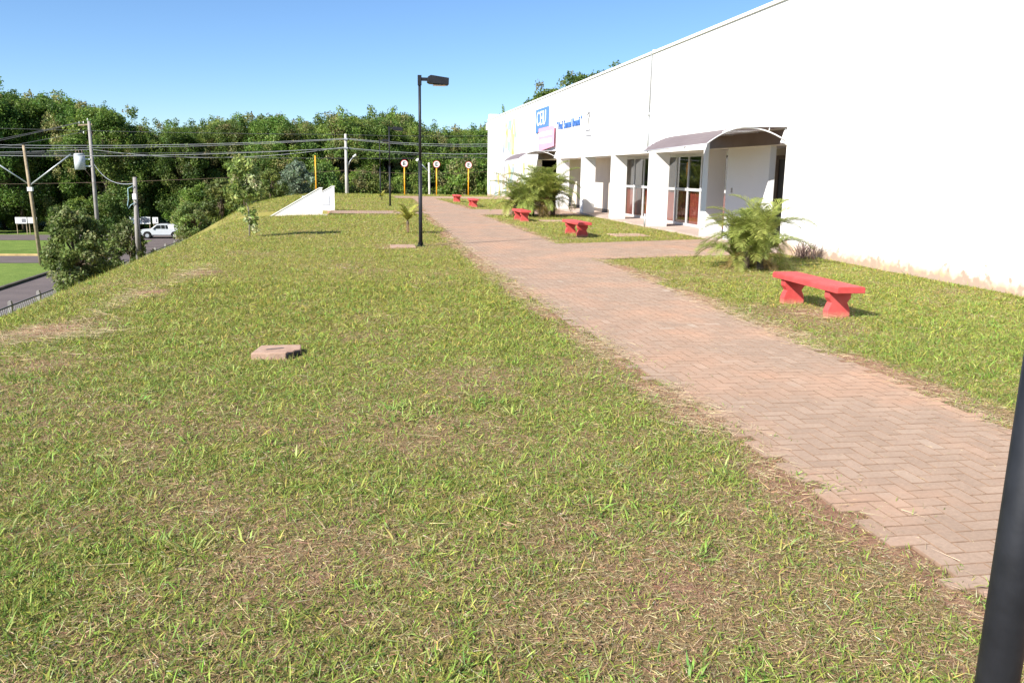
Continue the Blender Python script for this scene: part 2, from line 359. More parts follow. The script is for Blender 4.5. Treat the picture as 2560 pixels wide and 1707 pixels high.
col[:, 0] = np.where(GZ.ravel() < -5.0, .95, np.clip(green(fx, fy)*.8+.15+.25*sstep(12, 30, fy), 0, 1)); col[:, 2] = sstep(-3.5, -5.3, GZ.ravel()); col[:, 1] = np.clip(bare(fx, fy)*1.1+.12*sstep(6, 2, fy), 0, 1)
me = tri_mesh('ground', np.stack([fx, fy, GZ.ravel()], 1), np.stack([ii, ii+1, ii+nx+1, ii+nx], 1), col, True)
ground = tag(link('ground', me, M['ground']), kind='structure')

# roads on the low land
def sheet(name, pts, z, m, kind='structure'):
    b = MB(); b.quad(*[(x, y, z) for x, y in pts]); return tag(b.build(name, m), kind=kind)
LOW = -5.9
sheet('road', [(-22.3, -60), (-15.4, -60), (-15.4, 94.2), (-22.3, 94.2)], LOW+.012, M['asphalt'])
sheet('road', [(-160, 71.6), (-22.2, 71.6), (-22.2, 77.2), (-160, 80.5)], LOW+.017, M['asphalt'])
sheet('road', [(-200, 94), (60, 94), (60, 101.5), (-200, 101.5)], LOW+.022, M['asphalt'])
def kerb(label, a, b, m, wd=.25, h=.14):
    k = MB(); k.bar((a[0], a[1], LOW+h/2), (b[0], b[1], LOW+h/2), wd, h+.05); return tag(k.build('kerb', m), label, 'kerb')
kerb('yellow painted kerb edging the grass island by the side road', (-160, 80.7), (-22.5, 77.4), M['kerb_yellow'])
kerb('dark kerb along the grass verge on the far side of the sloping road', (-22.5, -60), (-22.5, 70.6), M['kerb'])
kerb('dark kerb at the foot of the bank beside the wire fence', (-15.2, 10), (-15.2, 93), M['kerb'])

# ------------------------------------------------------------ paved path
path = MB()
ys = [-5, 0, 5, 11, 19, 27, 34, 42, 50, 54.5]
for a, b in zip(ys[:-1], ys[1:]):
    la, lb, ra, rb = (np.interp(v, LY, q) for q, v in ((LXL, a), (LXL, b), (LXR, a), (LXR, b)))
    path.quad((la+.13, a, .0165), (ra-.13, a, .0165), (rb-.13, b, .0165), (lb+.13, b, .0165))
path.quad((4.6, 16.2, .0175), (9.3, 17.3, .0175), (9.3, 21.55, .0175), (4.6, 19.95, .0175))
path.quad((4.6, 33.85, .0175), (9.3, 33.85, .0175), (9.3, 39.25, .0175), (4.6, 39.25, .0175))
path.quad((-1.4, 34.3, .0175), (2.7, 34.3, .0175), (2.7, 36.85, .0175), (-1.4, 36.85, .0175))
path.quad((2.0, 54.5, .0175), (30, 54.5, .0175), (30, 59.6, .0175), (2.0, 59.6, .0175))
path_o = tag(path.build('path', M['bedding'], fix=False), kind='structure')
U = .104; BLx, BWx = .2000, .0960
def paver_shape():
    l, ww, h, c = BLx/2, BWx/2, .020, .0022
    v = [(-l, -ww, 0), (l, -ww, 0), (l, ww, 0), (-l, ww, 0), (-l, -ww, h-c), (l, -ww, h-c), (l, ww, h-c), (-l, ww, h-c),
         (-l+c, -ww+c, h), (l-c, -ww+c, h), (l-c, ww-c, h), (-l+c, ww-c, h)]
    f = []
    for i in range(4):
        j = (i+1) % 4; f += [(i, j, j+4, i+4), (i+4, j+4, j+8, i+8)]
    return np.array(v), np.array(f+[(8, 9, 10, 11)])
PV, PF = paver_shape()
a = np.arange(int(-1.6/U), int(9.4/U)); b = np.arange(int(-3/U), int(59.5/U)); A, B = np.meshgrid(a, b); A = A.ravel(); B = B.ravel(); cm = (A-B) % 4
H = cm == 0; Vv = cm == 3
cx = np.concatenate([(A[H]+1)*U, (A[Vv]+.5)*U]); cy = np.concatenate([(B[H]+.5)*U, (B[Vv]+1)*U]); rot = np.concatenate([np.zeros(H.sum()), np.full(Vv.sum(), math.pi/2)])
ok = path_depth(cx, cy) > .06; cx, cy, rot = cx[ok], cy[ok], rot[ok]
def to_px(x, y, z):
    d = np.stack([x, y, np.asarray(z)-EYE+0*x], 1); X = d@np.array(r2); Y = d@np.array(u2); Zz = d@np.array(fwd)
    Zs = np.where(Zz > .05, Zz, .05); return 1280+2066*X/Zs, 853.5-2066*Y/Zs, Zz
px, py, pz = to_px(cx, cy, 0*cx)
vis = (pz > .5) & (px > -20) & (px < 2580) & (py < 1727) & (py > 0)
order = np.argsort(np.where(vis, pz, 1e9))[:300]; near = np.zeros(len(cx), bool); near[order] = True
zj = rng.normal(0, .0009, len(cx)); tj = rng.normal(0, .004, (len(cx), 2)); rj = rng.normal(0, .008, len(cx))
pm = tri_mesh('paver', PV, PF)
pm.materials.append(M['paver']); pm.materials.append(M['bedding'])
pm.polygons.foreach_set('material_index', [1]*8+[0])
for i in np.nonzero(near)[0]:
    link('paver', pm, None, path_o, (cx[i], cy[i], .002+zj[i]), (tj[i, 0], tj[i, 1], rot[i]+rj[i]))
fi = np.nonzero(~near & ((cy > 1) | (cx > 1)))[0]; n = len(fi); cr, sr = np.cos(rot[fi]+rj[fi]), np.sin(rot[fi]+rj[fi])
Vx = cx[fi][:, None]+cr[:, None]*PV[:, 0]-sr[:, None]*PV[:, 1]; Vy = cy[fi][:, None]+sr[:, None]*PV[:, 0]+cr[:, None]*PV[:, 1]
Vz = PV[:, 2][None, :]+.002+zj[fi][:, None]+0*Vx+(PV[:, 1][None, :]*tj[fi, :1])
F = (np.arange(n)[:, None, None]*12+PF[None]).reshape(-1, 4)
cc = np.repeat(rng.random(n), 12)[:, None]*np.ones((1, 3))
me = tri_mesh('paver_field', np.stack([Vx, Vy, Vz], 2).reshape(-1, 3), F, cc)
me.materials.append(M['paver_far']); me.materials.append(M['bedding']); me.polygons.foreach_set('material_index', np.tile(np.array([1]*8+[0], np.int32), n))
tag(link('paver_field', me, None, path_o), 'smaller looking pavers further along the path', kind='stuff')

# ------------------------------------------------------------ grass
def blades(P, head, tilt, ln, wd, bend, colr, seg):
    n = len(P); d = np.stack([np.cos(head)*np.sin(tilt), np.sin(head)*np.sin(tilt), np.cos(tilt)], 1)
    side = np.stack([-np.sin(head), np.cos(head), 0*head], 1)
    tw = rng.normal(0, .5, n); upn = np.cross(d, side); side = side*np.cos(tw)[:, None]+upn*np.sin(tw)[:, None]
    hh = np.stack([np.cos(head), np.sin(head), -.35+0*head], 1)*(bend*ln)[:, None]
    w2 = (side*(wd/2)[:, None])
    if seg == 2:
        mid = P+d*(ln*.55)[:, None]+hh*.25; tip = P+d*ln[:, None]+hh
        tip[:, 2] = np.maximum(tip[:, 2], P[:, 2]+.001)
        V = np.stack([P-w2*.8, P+w2*.8, mid+w2, mid-w2, tip], 1); T = np.array([[0, 1, 2], [0, 2, 3], [3, 2, 4]])
    else:
        tip = P+d*ln[:, None]+hh*.6; V = np.stack([P-w2, P+w2, tip], 1); T = np.array([[0, 1, 2]])
    k = V.shape[1]; F = (np.arange(n)[:, None, None]*k+T[None]).reshape(-1, 3)
    return V.reshape(-1, 3), F, np.repeat(colr, k, 0)
def pal(n, base, jit=.25, hue=.12):
    c = np.array(base)[None]*(1+rng.normal(0, jit, (n, 1))).clip(.45, 1.7); return (c*(1+rng.normal(0, hue, (n, 3)))).clip(.01, .8)
def in_view(x, y, z=0.0, m=260):
    px, py, pz = to_px(x, y, z+0*x); return (pz > .8) & (px > -m) & (px < 2560+m) & (py < 1707+m)
GR = {'left': [], 'right': []}
def put(x, y, dat, seg):
    """split one batch of blades between the two lawns"""
    left = x < 3.5
    for k, s in (('left', left), ('right', ~left)):
        if s.any(): GR[k].append(blades(*[q[s] for q in dat], seg))
def lawn_ok(x, y, soft=.10):
    lim = rng.normal(0, .05, len(x))+.07+.26*(vnoise(x, y, 1.6, 51, 3)-.38)
    ok = (path_depth(x, y) < lim) & (x < 9.22) & (y < 66.5) & (x > edge_x(y)-1.6)
    ok &= ~((x > -1.08) & (x < -.58) & (y > 7.62) & (y < 8.02))
    ok &= ~((y > 33.0) & (y < 37.0) & (x < -1.4)); return ok
for y0, y1, dens, s in ((1.5, 3.4, 14000, .84), (3.4, 5, 11500, .88), (5, 8, 6800, 1.02), (8, 13, 3400, 1.3), (13, 22, 1500, 1.8), (22, 36, 640, 2.6), (36, 67, 250, 3.8)):
    x0, x1 = -8.0, 9.3; n = int((x1-x0)*(y1-y0)*dens)
    x = rng.uniform(x0, x1, n); y = rng.uniform(y0, y1, n)
    k = in_view(x, y); x, y = x[k], y[k]; k = lawn_ok(x, y); x, y = x[k], y[k]
    g = green(x, y); b = bare(x, y); cl = vnoise(x, y, 9.0, 71, 2)
    keep = rng.random(len(x)) > b*.75; x, y, g, cl = x[keep], y[keep], g[keep], cl[keep]; n = len(x)
    isg = rng.random(n) < np.clip(.29+.55*g+.80*(cl-.5), .10, .88)
    z = height(x, y); P = np.stack([x, y, z-.003], 1); seg = 2 if y0 < 13 else 1
    # living blades
    m = isg; k = m.sum(); tall = (.75+.7*g[m])*(1-.14*(x[m] > 4.5))
    mixc = rng.random(k)[:, None]; c = np.where(mixc < .62, pal(k, (.215, .282, .045)), np.where(mixc < .86, pal(k, (.325, .332, .076)), pal(k, (.135, .215, .040))))
    c[:, 0] *= 1+.16*sstep(4.5, 13, y[m])   # drier, yellower turf away from the start of the path
    ln = rng.gamma(5, .0074, k).clip(.015, .10)*tall*s**.45
    put(x[m], y[m], (P[m], rng.uniform(0, 6.283, k), rng.normal(1.0, .36, k).clip(.05, 1.52), ln, rng.uniform(.0030, .0070, k)*s, rng.uniform(-.1, .5, k), c), seg)
    # dry blades and clippings
    m = ~isg; k = m.sum(); mixc = rng.random(k)[:, None]
    c = np.where(mixc < .50, pal(k, (.43, .325, .170)), np.where(mixc < .76, pal(k, (.32, .190, .115)), pal(k, (.57, .455, .275))))
    P[m, 2] += rng.uniform(.003, .018, k)
    put(x[m], y[m], (P[m], rng.uniform(0, 6.283, k), rng.normal(1.45, .16, k).clip(.9, 1.62), rng.gamma(3, .012, k).clip(.012, .15)*s**.4, rng.uniform(.0018, .0046, k)*s, rng.uniform(-.1, .2, k), c), 1)
# broad bladed tufts
tx = np.concatenate([rng.uniform(-4.4, 2.2, 210), rng.uniform(4.6, 9.1, 70), np.array([-3.35, -3.1, -2.2, -2.0, -1.5, -1.9, -3.9, -4.2, .6, 1.0, .2])])
ty = np.concatenate([2.2+rng.gamma(1.6, 4.2, 210), 4.5+rng.gamma(1.6, 4.5, 70), np.array([9.4, 10.6, 9.2, 9.8, 8.4, 9.0, 12.5, 14.0, 5.3, 5.6, 5.5])])
k = lawn_ok(tx, ty) & (bare(tx, ty) < .3) & in_view(tx, ty) & (ty < 30); tx, ty = tx[k], ty[k]
for i in range(len(tx)):
    k = rng.integers(9, 26); s = 1+max(0, ty[i]-6)*.05; r = rng.uniform(.02, .07)*s
    x = tx[i]+rng.normal(0, r, k); y = ty[i]+rng.normal(0, r, k); hd = np.arctan2(y-ty[i], x-tx[i])+rng.normal(0, .5, k)
    c = pal(k, (.215, .310, .060) if rng.random() < .6 else (.34, .37, .10), .2)
    put(x, y, (np.stack([x, y, height(x, y)-.004], 1), hd, rng.normal(.72, .3, k).clip(.1, 1.4), rng.uniform(.04, .105, k)*s**.3, rng.uniform(.005, .0100, k)*s**.6, rng.uniform(.1, .6, k), c), 2)
# straw gathered along the paving edges, in windrows by the bank, and loose long stalks
def straw(x, y, lmin, lmax, wmul=1.0, lift=.02):
    k = len(x); s = 1+np.clip(y-5, 0, 40)*.06; on = path_depth(x, y) > .02
    z = np.where(on, .023, height(x, y)+.004)+rng.uniform(0, lift, k)
    c = np.where(rng.random(k)[:, None] < .65, pal(k, (.60, .48, .30), .18, .06), pal(k, (.42, .30, .18), .2))
    put(x, y, (np.stack([x, y, z], 1), rng.uniform(0, 6.283, k), rng.normal(1.52, .06, k), rng.uniform(lmin, lmax, k), rng.uniform(.0018, .0036, k)*s*wmul, rng.uniform(-.05, .1, k), c), 1)
for xs, sgn in ((LXL, -1), (LXR, 1)):
    n = 17000; y = 2+rng.gamma(1.5, 6.5, n); k = (y < 34) & (vnoise(y, 0*y+sgn, .9, 61, 2)+rng.normal(0, .14, n) > .42); y = y[k]
    if sgn > 0: y = y[(y < 16.1) | (y > 20)]
    x = np.interp(y, LY, xs)+sgn*(rng.normal(.02, .13, len(y))); k = in_view(x, y); straw(x[k], y[k], .03, .16)
for bx, by, dx_, dy_, n in ((-3.5, 9.2, .45, .35, 1100), (-3.15, 11.3, .16, .8, 800), (-2.8, 14.2, .14, .8, 700), (-2.9, 9.0, .35, .15, 500), (-3.3, 8.2, .6, .25, 350), (5.5, 9.4, .4, .5, 350), (6.9, 14.1, .6, .4, 300)):
    straw(rng.normal(bx, dx_, n), rng.normal(by, dy_, n), .06, .26, 1.0, .06)
x = rng.uniform(-4, 9, 520); y = 2.2+rng.gamma(1.7, 4.0, 520); k = in_view(x, y) & (path_depth(x, y) < .25) & (x < 9.1) & (y < 40); straw(x[k], y[k], .14, .42, 1.0, .05)
# crumbs of soil, clippings and little weeds on the paving
x = rng.uniform(2.3, 4.7, 900); y = 2+rng.gamma(1.6, 4, 900); k = path_depth(x, y) > 0; straw(x[k], y[k], .012, .05, .9, .004)
n = 2600; y = 2.2+rng.gamma(1.5, 5, n); x = np.interp(y, LY, LXL)+rng.gamma(1.2, .09, n); cl = vnoise(x, y, 3.2, 81, 2) > .60; k = cl & (y < 24); x, y = x[k], y[k]; k = len(x)
put(x, y, (np.stack([x, y, 0*x+.018], 1), rng.uniform(0, 6.283, k), rng.normal(.9, .3, k).clip(.1, 1.5), rng.uniform(.02, .055, k), rng.uniform(.003, .006, k), rng.uniform(0, .4, k), pal(k, (.22, .27, .06))), 2)
for k, lab in (('left', 'patchy mown grass with dry straw and bare soil between the paved path and the bank'), ('right', 'mown grass growing between the paved path and the white building')):
    off = 0; Vs, Fs, Cs = [], [], []
    for v, f, c in GR[k]: Vs.append(v); Fs.append(f+off); Cs.append(c); off += len(v)
    me = tri_mesh('grass', np.concatenate(Vs), np.concatenate(Fs), np.concatenate(Cs)); tag(link('grass', me, M['grass']), lab, 'grass', kind='stuff')
    print('grass', k, len(me.polygons))
GR.clear()

# ------------------------------------------------------------ the white building
X0 = 9.25; SOF = 2.42; TOP = 5.53
bld = tag(empty('community_building', (X0, 17.46, 0)), 'long low white plastered building with pillared porch and two brown awnings', 'building')
def part(name, mb, m, parent=None, bevel=0.0):
    """build in world coordinates, then hang under the building"""
    p = parent or bld
    o = mb.build(name, m, p, bevel=bevel)
    off = Vector((X0, 17.46, 0)) if p is bld else Vector((X0, 17.46, 0))
    o.location = -off if p is bld else (0, 0, 0)
    return o
part('wall', MB().box(X0, X0+.25, -9, 17.46, -.3, TOP), M['plaster'])
part('upper_wall', MB().box(X0, X0+.25, 17.46, 63.1, SOF, TOP), M['plaster'])
part('wall', MB().box(X0, X0+.25, 44.6, 63.1, -.3, SOF), M['plaster'])
part('end_wall', MB().box(X0+.25, 25, 62.85, 63.1, -6, TOP), M['plaster'])
part('end_wall', MB().box(X0+.25, 25, -9, -8.75, -.3, TOP), M['plaster'])
part('back_wall', MB().box(25, 25.25, -9, 63.1, -6, TOP), M['plaster'])
part('roof', MB().box(X0+.25, 25, -8.75, 62.85, 5.1, 5.2), M['roof'])
cap = part('parapet_cap', MB().box(X0-.045, X0+.30, -9.05, 63.15, TOP, TOP+.075), M['white_paint'])
part('corner_cap', MB().box(X0+.02, X0+.75, 62.2, 63.0, TOP+.078, TOP+.42), M['plaster'])
part('beam_end', MB().box(X0-.10, X0+.20, 63.103, 63.45, 4.85, 5.35), M['plaster'])
for y0, y1 in ((39.4, 40.0), (34.8, 35.35), (30.45, 30.9), (26.0, 26.6), (21.7, 22.08)):
    part('pillar', MB().box(X0, X0+.5, y0, y1, -.2, SOF), M['plaster_clean'])
part('porch_floor', MB().box(X0-.02, X0+1.6, 17.46, 44.6, -.3, .075), M['porch_floor'])
part('porch_ceiling', MB().box(X0+.25, X0+3.2, 17.46, 44.6, SOF+.004, SOF+.12), M['plaster'])
# porch walls: back wall 1.25 m in, glazed along the middle bays
XB = X0+1.25
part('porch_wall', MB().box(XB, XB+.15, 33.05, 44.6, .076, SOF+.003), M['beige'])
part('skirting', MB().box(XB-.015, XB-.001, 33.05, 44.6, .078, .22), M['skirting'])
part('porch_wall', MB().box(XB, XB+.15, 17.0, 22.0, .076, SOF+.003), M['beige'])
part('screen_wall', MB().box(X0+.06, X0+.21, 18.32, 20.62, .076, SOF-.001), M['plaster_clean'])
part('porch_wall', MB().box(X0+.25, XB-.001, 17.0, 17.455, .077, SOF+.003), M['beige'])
dr = part('door', MB().box(XB-.04, XB-.003, 18.55, 20.05, .08, 2.15), M['dark_door'])
part('door_frame', MB().box(XB-.06, XB-.002, 20.051, 20.2, .08, 2.25).box(XB-.06, XB-.002, 18.5, 20.05, 2.151, 2.25), M['brown_frame'], dr)
part('door_frame', MB().box(XB-.06, XB-.002, 18.40, 18.549, .08, 2.25), M['brown_frame'], dr)
part('door_handle', MB().box(XB-.09, XB-.041, 18.66, 18.70, 1.0, 1.16), M['galv'], dr)
part('switch_box', MB().box(X0+.035, X0+.058, 20.22, 20.27, 1.30, 1.42), M['concrete'])
# room behind the glazing
part('room_wall', MB().box(X0+5.0, X0+5.1, 21.9, 33.1, .0, SOF), M['brown_frame'])
part('room_wall', MB().box(XB+.1, X0+5.0, 21.92, 22.0, .077, SOF+.002), M['brown_frame'])
part('room_wall', MB().box(XB+.16, X0+5.0, 33.06, 33.14, .077, SOF+.002), M['brown_frame'])
part('room_floor', MB().box(X0+1.61, X0+5.0, 22.0, 33.0, -.2, .06), M['skirting'])
part('room_ceiling', MB().box(X0+3.21, X0+5.0, 22.0, 33.0, SOF, SOF+.1), M['brown_frame'])
XG = XB+.02
def glazing(y0, y1, nm):
    """one glazed bay: frame > panes, curtains"""
    f = MB(); t = .05
    f.box(XG, XG+.06, y0, y1, .08, .17).box(XG, XG+.06, y0, y1, 2.32, SOF).box(XG-.006, XG+.066, y0, y1, 1.22, 1.31)
    ms = np.linspace(y0, y1, nm+1)
    for i, y in enumerate(ms):
        ya, yb = max(y0, y-t), min(y1, y+t); f.box(XG+.002, XG+.058, ya, yb, .17, 1.22); f.box(XG+.002, XG+.058, ya, yb, 1.31, 2.32)
    fr = part('glazed_door', f, M['alu'])
    for a, b in zip(ms[:-1], ms[1:]):
        for z0, z1 in ((.17, 1.22), (1.31, 2.32)):
            part('pane', MB().box(XG+.022, XG+.030, max(a+t, y0), min(b-t, y1), z0, z1), M['glass'], fr)
        cu = MB(); n = 18; yy = np.linspace(a+t, b-t, n); xx = XG+.09+.018*np.sin(np.arange(n)*1.9)
        for i in range(n-1): cu.quad((xx[i], yy[i], .10), (xx[i+1], yy[i+1], .10), (xx[i+1], yy[i+1], 1.24), (xx[i], yy[i], 1.24))
        part('curtain', cu, M['curtain'], fr)
glazing(22.01, 27.38, 5); glazing(27.40, 33.04, 5)
# downpipe
dp = part('downpipe', MB().tube([(X0-.035, 26.68, 2.45), (X0-.035, 26.68, 3.6)], .026, 8).tube([(X0-.035, 26.68, 3.6), (X0-.035, 26.68, 3.72)], .040, 8).tube([(X0-.035, 26.68, 3.72), (X0-.035, 26.68, 5.46), (X0-.06, 26.66, 5.55), (X0-.02, 26.60, 5.63), (X0+.1, 26.58, 5.64)], .022, 8), M['galv'])
part('pipe_foot', MB().tube([(X0-.03, 26.64, 0.05), (X0-.03, 26.64, .45)], .03, 8), M['galv'])
# curved awnings: parts of the building
def prof(k):
    x = X0-.01-1.85*k; s = max(0, (8.38-x)/.98); return x, 2.80-.02*min(1, k/.48)-.37*s*s
def awning(y0, y1):
    b = MB(); n = 16; ps = [prof(i/n) for i in range(n+1)]
    for dz in (0, -.012):
        for (xa, za), (xb, zb) in zip(ps[:-1], ps[1:]):
            b.quad((xa, y0, za+dz), (xb, y0, zb+dz), (xb, y1, zb-.06+dz), (xa, y1, za-.03+dz))
    aw = part('awning', b, M['awning'])
    part('edge_tube', MB().tube([(x, y0-.012, z) for x, z in ps], .013, 8), M['alu'], aw)
    part('edge_tube', MB().tube([(x, y1+.012, z-.05) for x, z in ps], .018, 8), M['alu'], aw)
    part('outer_tube', MB().tube([(ps[-1][0], y0, ps[-1][1]-.01), (ps[-1][0], y1, ps[-1][1]-.07)], .016, 8), M['alu'], aw)
    arc = [(x, y0+.018, 2.76-.27*((x-8.34)/.92)**2) for x in np.linspace(X0-.02, 7.75, 14)]
    part('brace_tube', MB().tube(arc, .016, 8), M['white_alu'], aw)
    part('strut', MB().tube([(X0-.42, y0+.01, 2.70), (X0-.42, y0, 2.79)], .012, 6), M['white_alu'], aw)
    part('wall_bracket', MB().prism([(X0-.005, 2.44), (X0-.005, 2.76), (X0-.03, 2.76), (X0-.12, 2.46)], 'xz', y0+.03, y0+.045), M['white_alu'], aw)
    part('infill_panel', MB().box(X0-.016, X0-.004, y0+.05, y1-.05, SOF+.01, 2.74), M['awning'], aw)
    for f in (.33, .66, 1):
        yy = y0+(y1-y0)*f-.05
        part('rib', MB().tube([(x, yy, z-.065) for x, z in ps], .014, 6), M['alu'], aw)
awning(17.5, 21.7); awning(40.1, 44.4)

# ------------------------------------------------------------ signs and lettering on the facade
def text_mesh(name, body, size, ext, off=0.0):
    cu = bpy.data.curves.new(name, 'FONT'); cu.body = body; cu.size = size; cu.extrude = ext; cu.align_x = 'CENTER'; cu.align_y = 'BOTTOM_BASELINE'; cu.resolution_u = 3; cu.space_character = 1.12
    cu.offset = off; o = bpy.data.objects.new(name, cu); C.objects.link(o); bpy.context.view_layer.update()
    me = bpy.data.meshes.new_from_object(o.evaluated_get(bpy.context.evaluated_depsgraph_get())); bpy.data.objects.remove(o)
    me.materials.clear(); return me
WALLROT = Matrix(((0, 0, -1), (-1, 0, 0), (0, 1, 0))).to_4x4()
def fit(me, wdt, hgt):
    co = np.zeros(len(me.vertices)*3, np.float32); me.vertices.foreach_get('co', co); co = co.reshape(-1, 3)
    lo, hi = co.min(0), co.max(0); co[:, 0] = (co[:, 0]-(lo[0]+hi[0])/2)*wdt/(hi[0]-lo[0]); co[:, 1] = (co[:, 1]-(lo[1]+hi[1])/2)*hgt/(hi[1]-lo[1])
    me.vertices.foreach_set('co', co.ravel()); me.update(); return me
def wall_text(name, body, y, z, wdt, hgt, x, m, parent=None, ploc=None, ext=.01, rot=WALLROT):
    me = fit(text_mesh(name, body, 1.0, ext), wdt, hgt); o = link(name, me, m, parent)
    l = Vector((x, y, z))-(Vector(ploc) if ploc else Vector((0, 0, 0))); o.matrix_local = Matrix.Translation(l)@rot; return o
s1 = empty('sign_panel', (9.2, 43.45, 3.82)); tag(s1, 'blue panel with large white letters CEU on the white facade', 'sign')
l1 = (9.2, 43.45, 3.82)
o = MB().prism([(41.94, 4.02), (44.96, 3.82), (44.96, 5.03), (41.94, 5.03)], 'yz', X0-.07, X0-.02).build('panel', M['blue_sign'], s1); o.location = -Vector(l1)
wall_text('lettering', 'CEU', 43.50, 4.53, 2.2, .72, X0-.083, M['white_paint'], s1, l1, .01)
l2 = (9.15, 41.9, 2.82); s2 = empty('sign_panel', l2); tag(s2, 'pink panel with pale lettering below the blue one', 'sign')
o = MB().prism([(40.22, 3.02), (43.68, 2.84), (43.68, 4.0), (40.22, 4.0)], 'yz', X0-.16, X0-.11).build('panel', M['pink_sign'], s2); o.location = -Vector(l2)
for zc in (3.68, 3.32):
    bb = MB(); yv = 43.3
    while yv > 40.7:
        wv = random.uniform(.13, .26); hv = random.uniform(.10, .13)
        bb.box(X0-.172, X0-.161, yv-wv, yv, zc-hv, zc+hv); yv -= wv+random.uniform(.03, .06)
    o = bb.build('pale_lettering', M['pale_pink'], s2); o.location = -Vector(l2)
def mwid(s):
    me = text_mesh('letter', s, 1.0, .0); xs = [v.co.x for v in me.vertices]; ys_ = [v.co.y for v in me.vertices]; bpy.data.meshes.remove(me); return min(xs), max(xs), min(ys_), max(ys_)
NAME = '" Prof. Samuel Brondi "'; lw = tag(empty('wall_lettering', (X0, 37.7, 3.6)), 'blue cut letters spelling a name in quotes on the facade', 'lettering')
tot = mwid(NAME); kx = 4.7/(tot[1]-tot[0]); kz = .40/(tot[3]-tot[2])
for i, ch in enumerate(NAME):
    if ch == ' ': continue
    wp = mwid(NAME[:i+1]); wc = mwid(ch); me = text_mesh('letter', ch, 1.0, .018)
    x_end = -(tot[1]-tot[0])/2+(wp[1]-wp[0]); xc = x_end-(wc[1]-wc[0])/2; cxm = (wc[0]+wc[1])/2
    me.transform(Matrix.Diagonal((kx, kz, 1, 1))@Matrix.Translation((-cxm, 0, 0))); o = link('letter', me, M['blue_letter'], lw); o.matrix_local = Matrix.Translation((-.022, -xc*kx, .17))@WALLROT
l3 = (X0, 34.3, 3.28); s3 = empty('wall_emblem', l3); tag(s3, 'faint grey hooked emblem with small print under it on the facade', 'emblem')
bb = MB().tube([(X0-.006, 34.36, 3.70), (X0-.006, 34.30, 3.95), (X0-.006, 34.12, 4.12), (X0-.006, 34.10, 4.22), (X0-.006, 34.3, 4.21), (X0-.006, 34.6, 4.10)], [.02, .03, .035, .04, .035, .01], 6)
o = bb.build('hook', M['grey_letter'], s3); o.location = -Vector(l3)
for zc, hh, y0, y1 in ((3.60, .012, 34.0, 34.7), (3.50, .03, 34.02, 34.72), (3.42, .012, 34.05, 34.7), (3.28, .025, 33.78, 34.78)):
    o = MB().box(X0-.008, X0-.002, y0, y1, zc-hh, zc+hh).build('print_line', M['grey_letter'], s3); o.location = -Vector(l3)
mu = MB(); 
mu.quad((X0-.005, 56.3, 2.68), (X0-.005, 50.8, 2.9), (X0-.005, 50.6, 5.02), (X0-.005, 56.4, 4.95))
mu.quad((X0-.005, 62.9, .15), (X0-.005, 56.6, .15), (X0-.005, 56.6, 1.9), (X0-.005, 62.9, 1.5)); mu.quad((X0-.005, 56.3, .3), (X0-.005, 48.0, .3), (X0-.005, 48.0, 2.3), (X0-.005, 56.3, 2.3))
tag(mu.build('mural', M['mural'], fix=False), 'faded abstract mural of yellow, blue and pink patches on the white facade', 'mural')

# ------------------------------------------------------------ benches
def make_bench():
    b = empty('bench')
    s = MB().prism([(-.185, .335), (.185, .335), (.185, .395), (.172, .412), (-.172, .412), (-.185, .395)], 'xz', -.88, .74)
    s.build('seat', M['red'], b, bevel=.006)
    hp = [(.150, .334), (.148, .25), (.105, .19), (.118, .17), (.150, .09), (.148, -.06)]
    pr = hp+[(-x, z) for x, z in hp[::-1]]
    for y in (-.60, .50): MB().prism(pr, 'xz', y-.055, y+.055).build('leg', M['red'], b, bevel=.006)
    return b
bench = make_bench()
BEN = [(5.73, 9.84, .0, 'red painted concrete bench on the lawn in front of the plain white wall'),
       (5.88, 22.85, .05, 'red concrete bench on the lawn facing the glazed porch doors'),
       (5.62, 29.85, .02, 'red concrete bench close beside the large palm clump'),
       (5.45, 42.2, .0, 'red bench on the grass strip just past the large palm clump'),
       (5.35, 48.8, .0, 'red bench farthest along the path, by the cross pavement')]
for i, (x, y, rz, lab) in enumerate(BEN):
    o = bench if i == 0 else copy_tree(bench); o.location = (x, y, gh(x, y)-.005); o.rotation_euler.z = rz; tag(o, lab, 'bench', 'red benches along the path')

# ------------------------------------------------------------ lamp posts
def make_lamp():
    l = empty('lamp_post')
    MB().tube([(0, 0, -.2), (0, 0, 1.9)], .043, 20).tube([(0, 0, 1.9), (0, 0, 1.93)], [.046, .046], 20).tube([(0, 0, 1.93), (0, 0, 3.62)], .031, 20).build('pole', M['black_metal'], l)
    bs = MB().prism([(-.075, .0), (.075, .0), (.05, .10), (-.05, .10)], 'xz', -.004, .004).prism([(-.075, .0), (.075, .0), (.05, .10), (-.05, .10)], 'yz', -.004, .004).box(-.09, .09, -.09, .09, -.02, .012)
    bs.build('base_plate', M['black_metal'], l)
    MB().box(-.042, .042, -.042, .042, 3.58, 3.80).build('collar', M['black_metal'], l, bevel=.004)
    MB().box(.042, .20, -.03, .03, 3.68, 3.75).build('arm', M['black_metal'], l)
    h = MB().prism([(.17, 3.655), (.22, 3.625), (.64, 3.60), (.645, 3.75), (.24, 3.80), (.18, 3.765)], 'xz', -.15, .15).build('lamp_head', M['black_metal'], l, bevel=.006)
    MB().box(.30, .58, -.10, .10, 3.588, 3.597).build('lens', M['lens'], h)
    return l
lamp = make_lamp()
LMP = [(1.355, 1.43, 0.0, 'black lamp post at the start of the paved path, before the first bench'), (1.28, 19.32, 0.0, 'tall black lamp post with boxy head next to the concrete cover in the grass'),
       (1.27, 41.5, 0.0, 'black lamp post by the small walled stairway'), (1.12, 57.5, 0.0, 'black lamp post near the end of the path before the trees')]
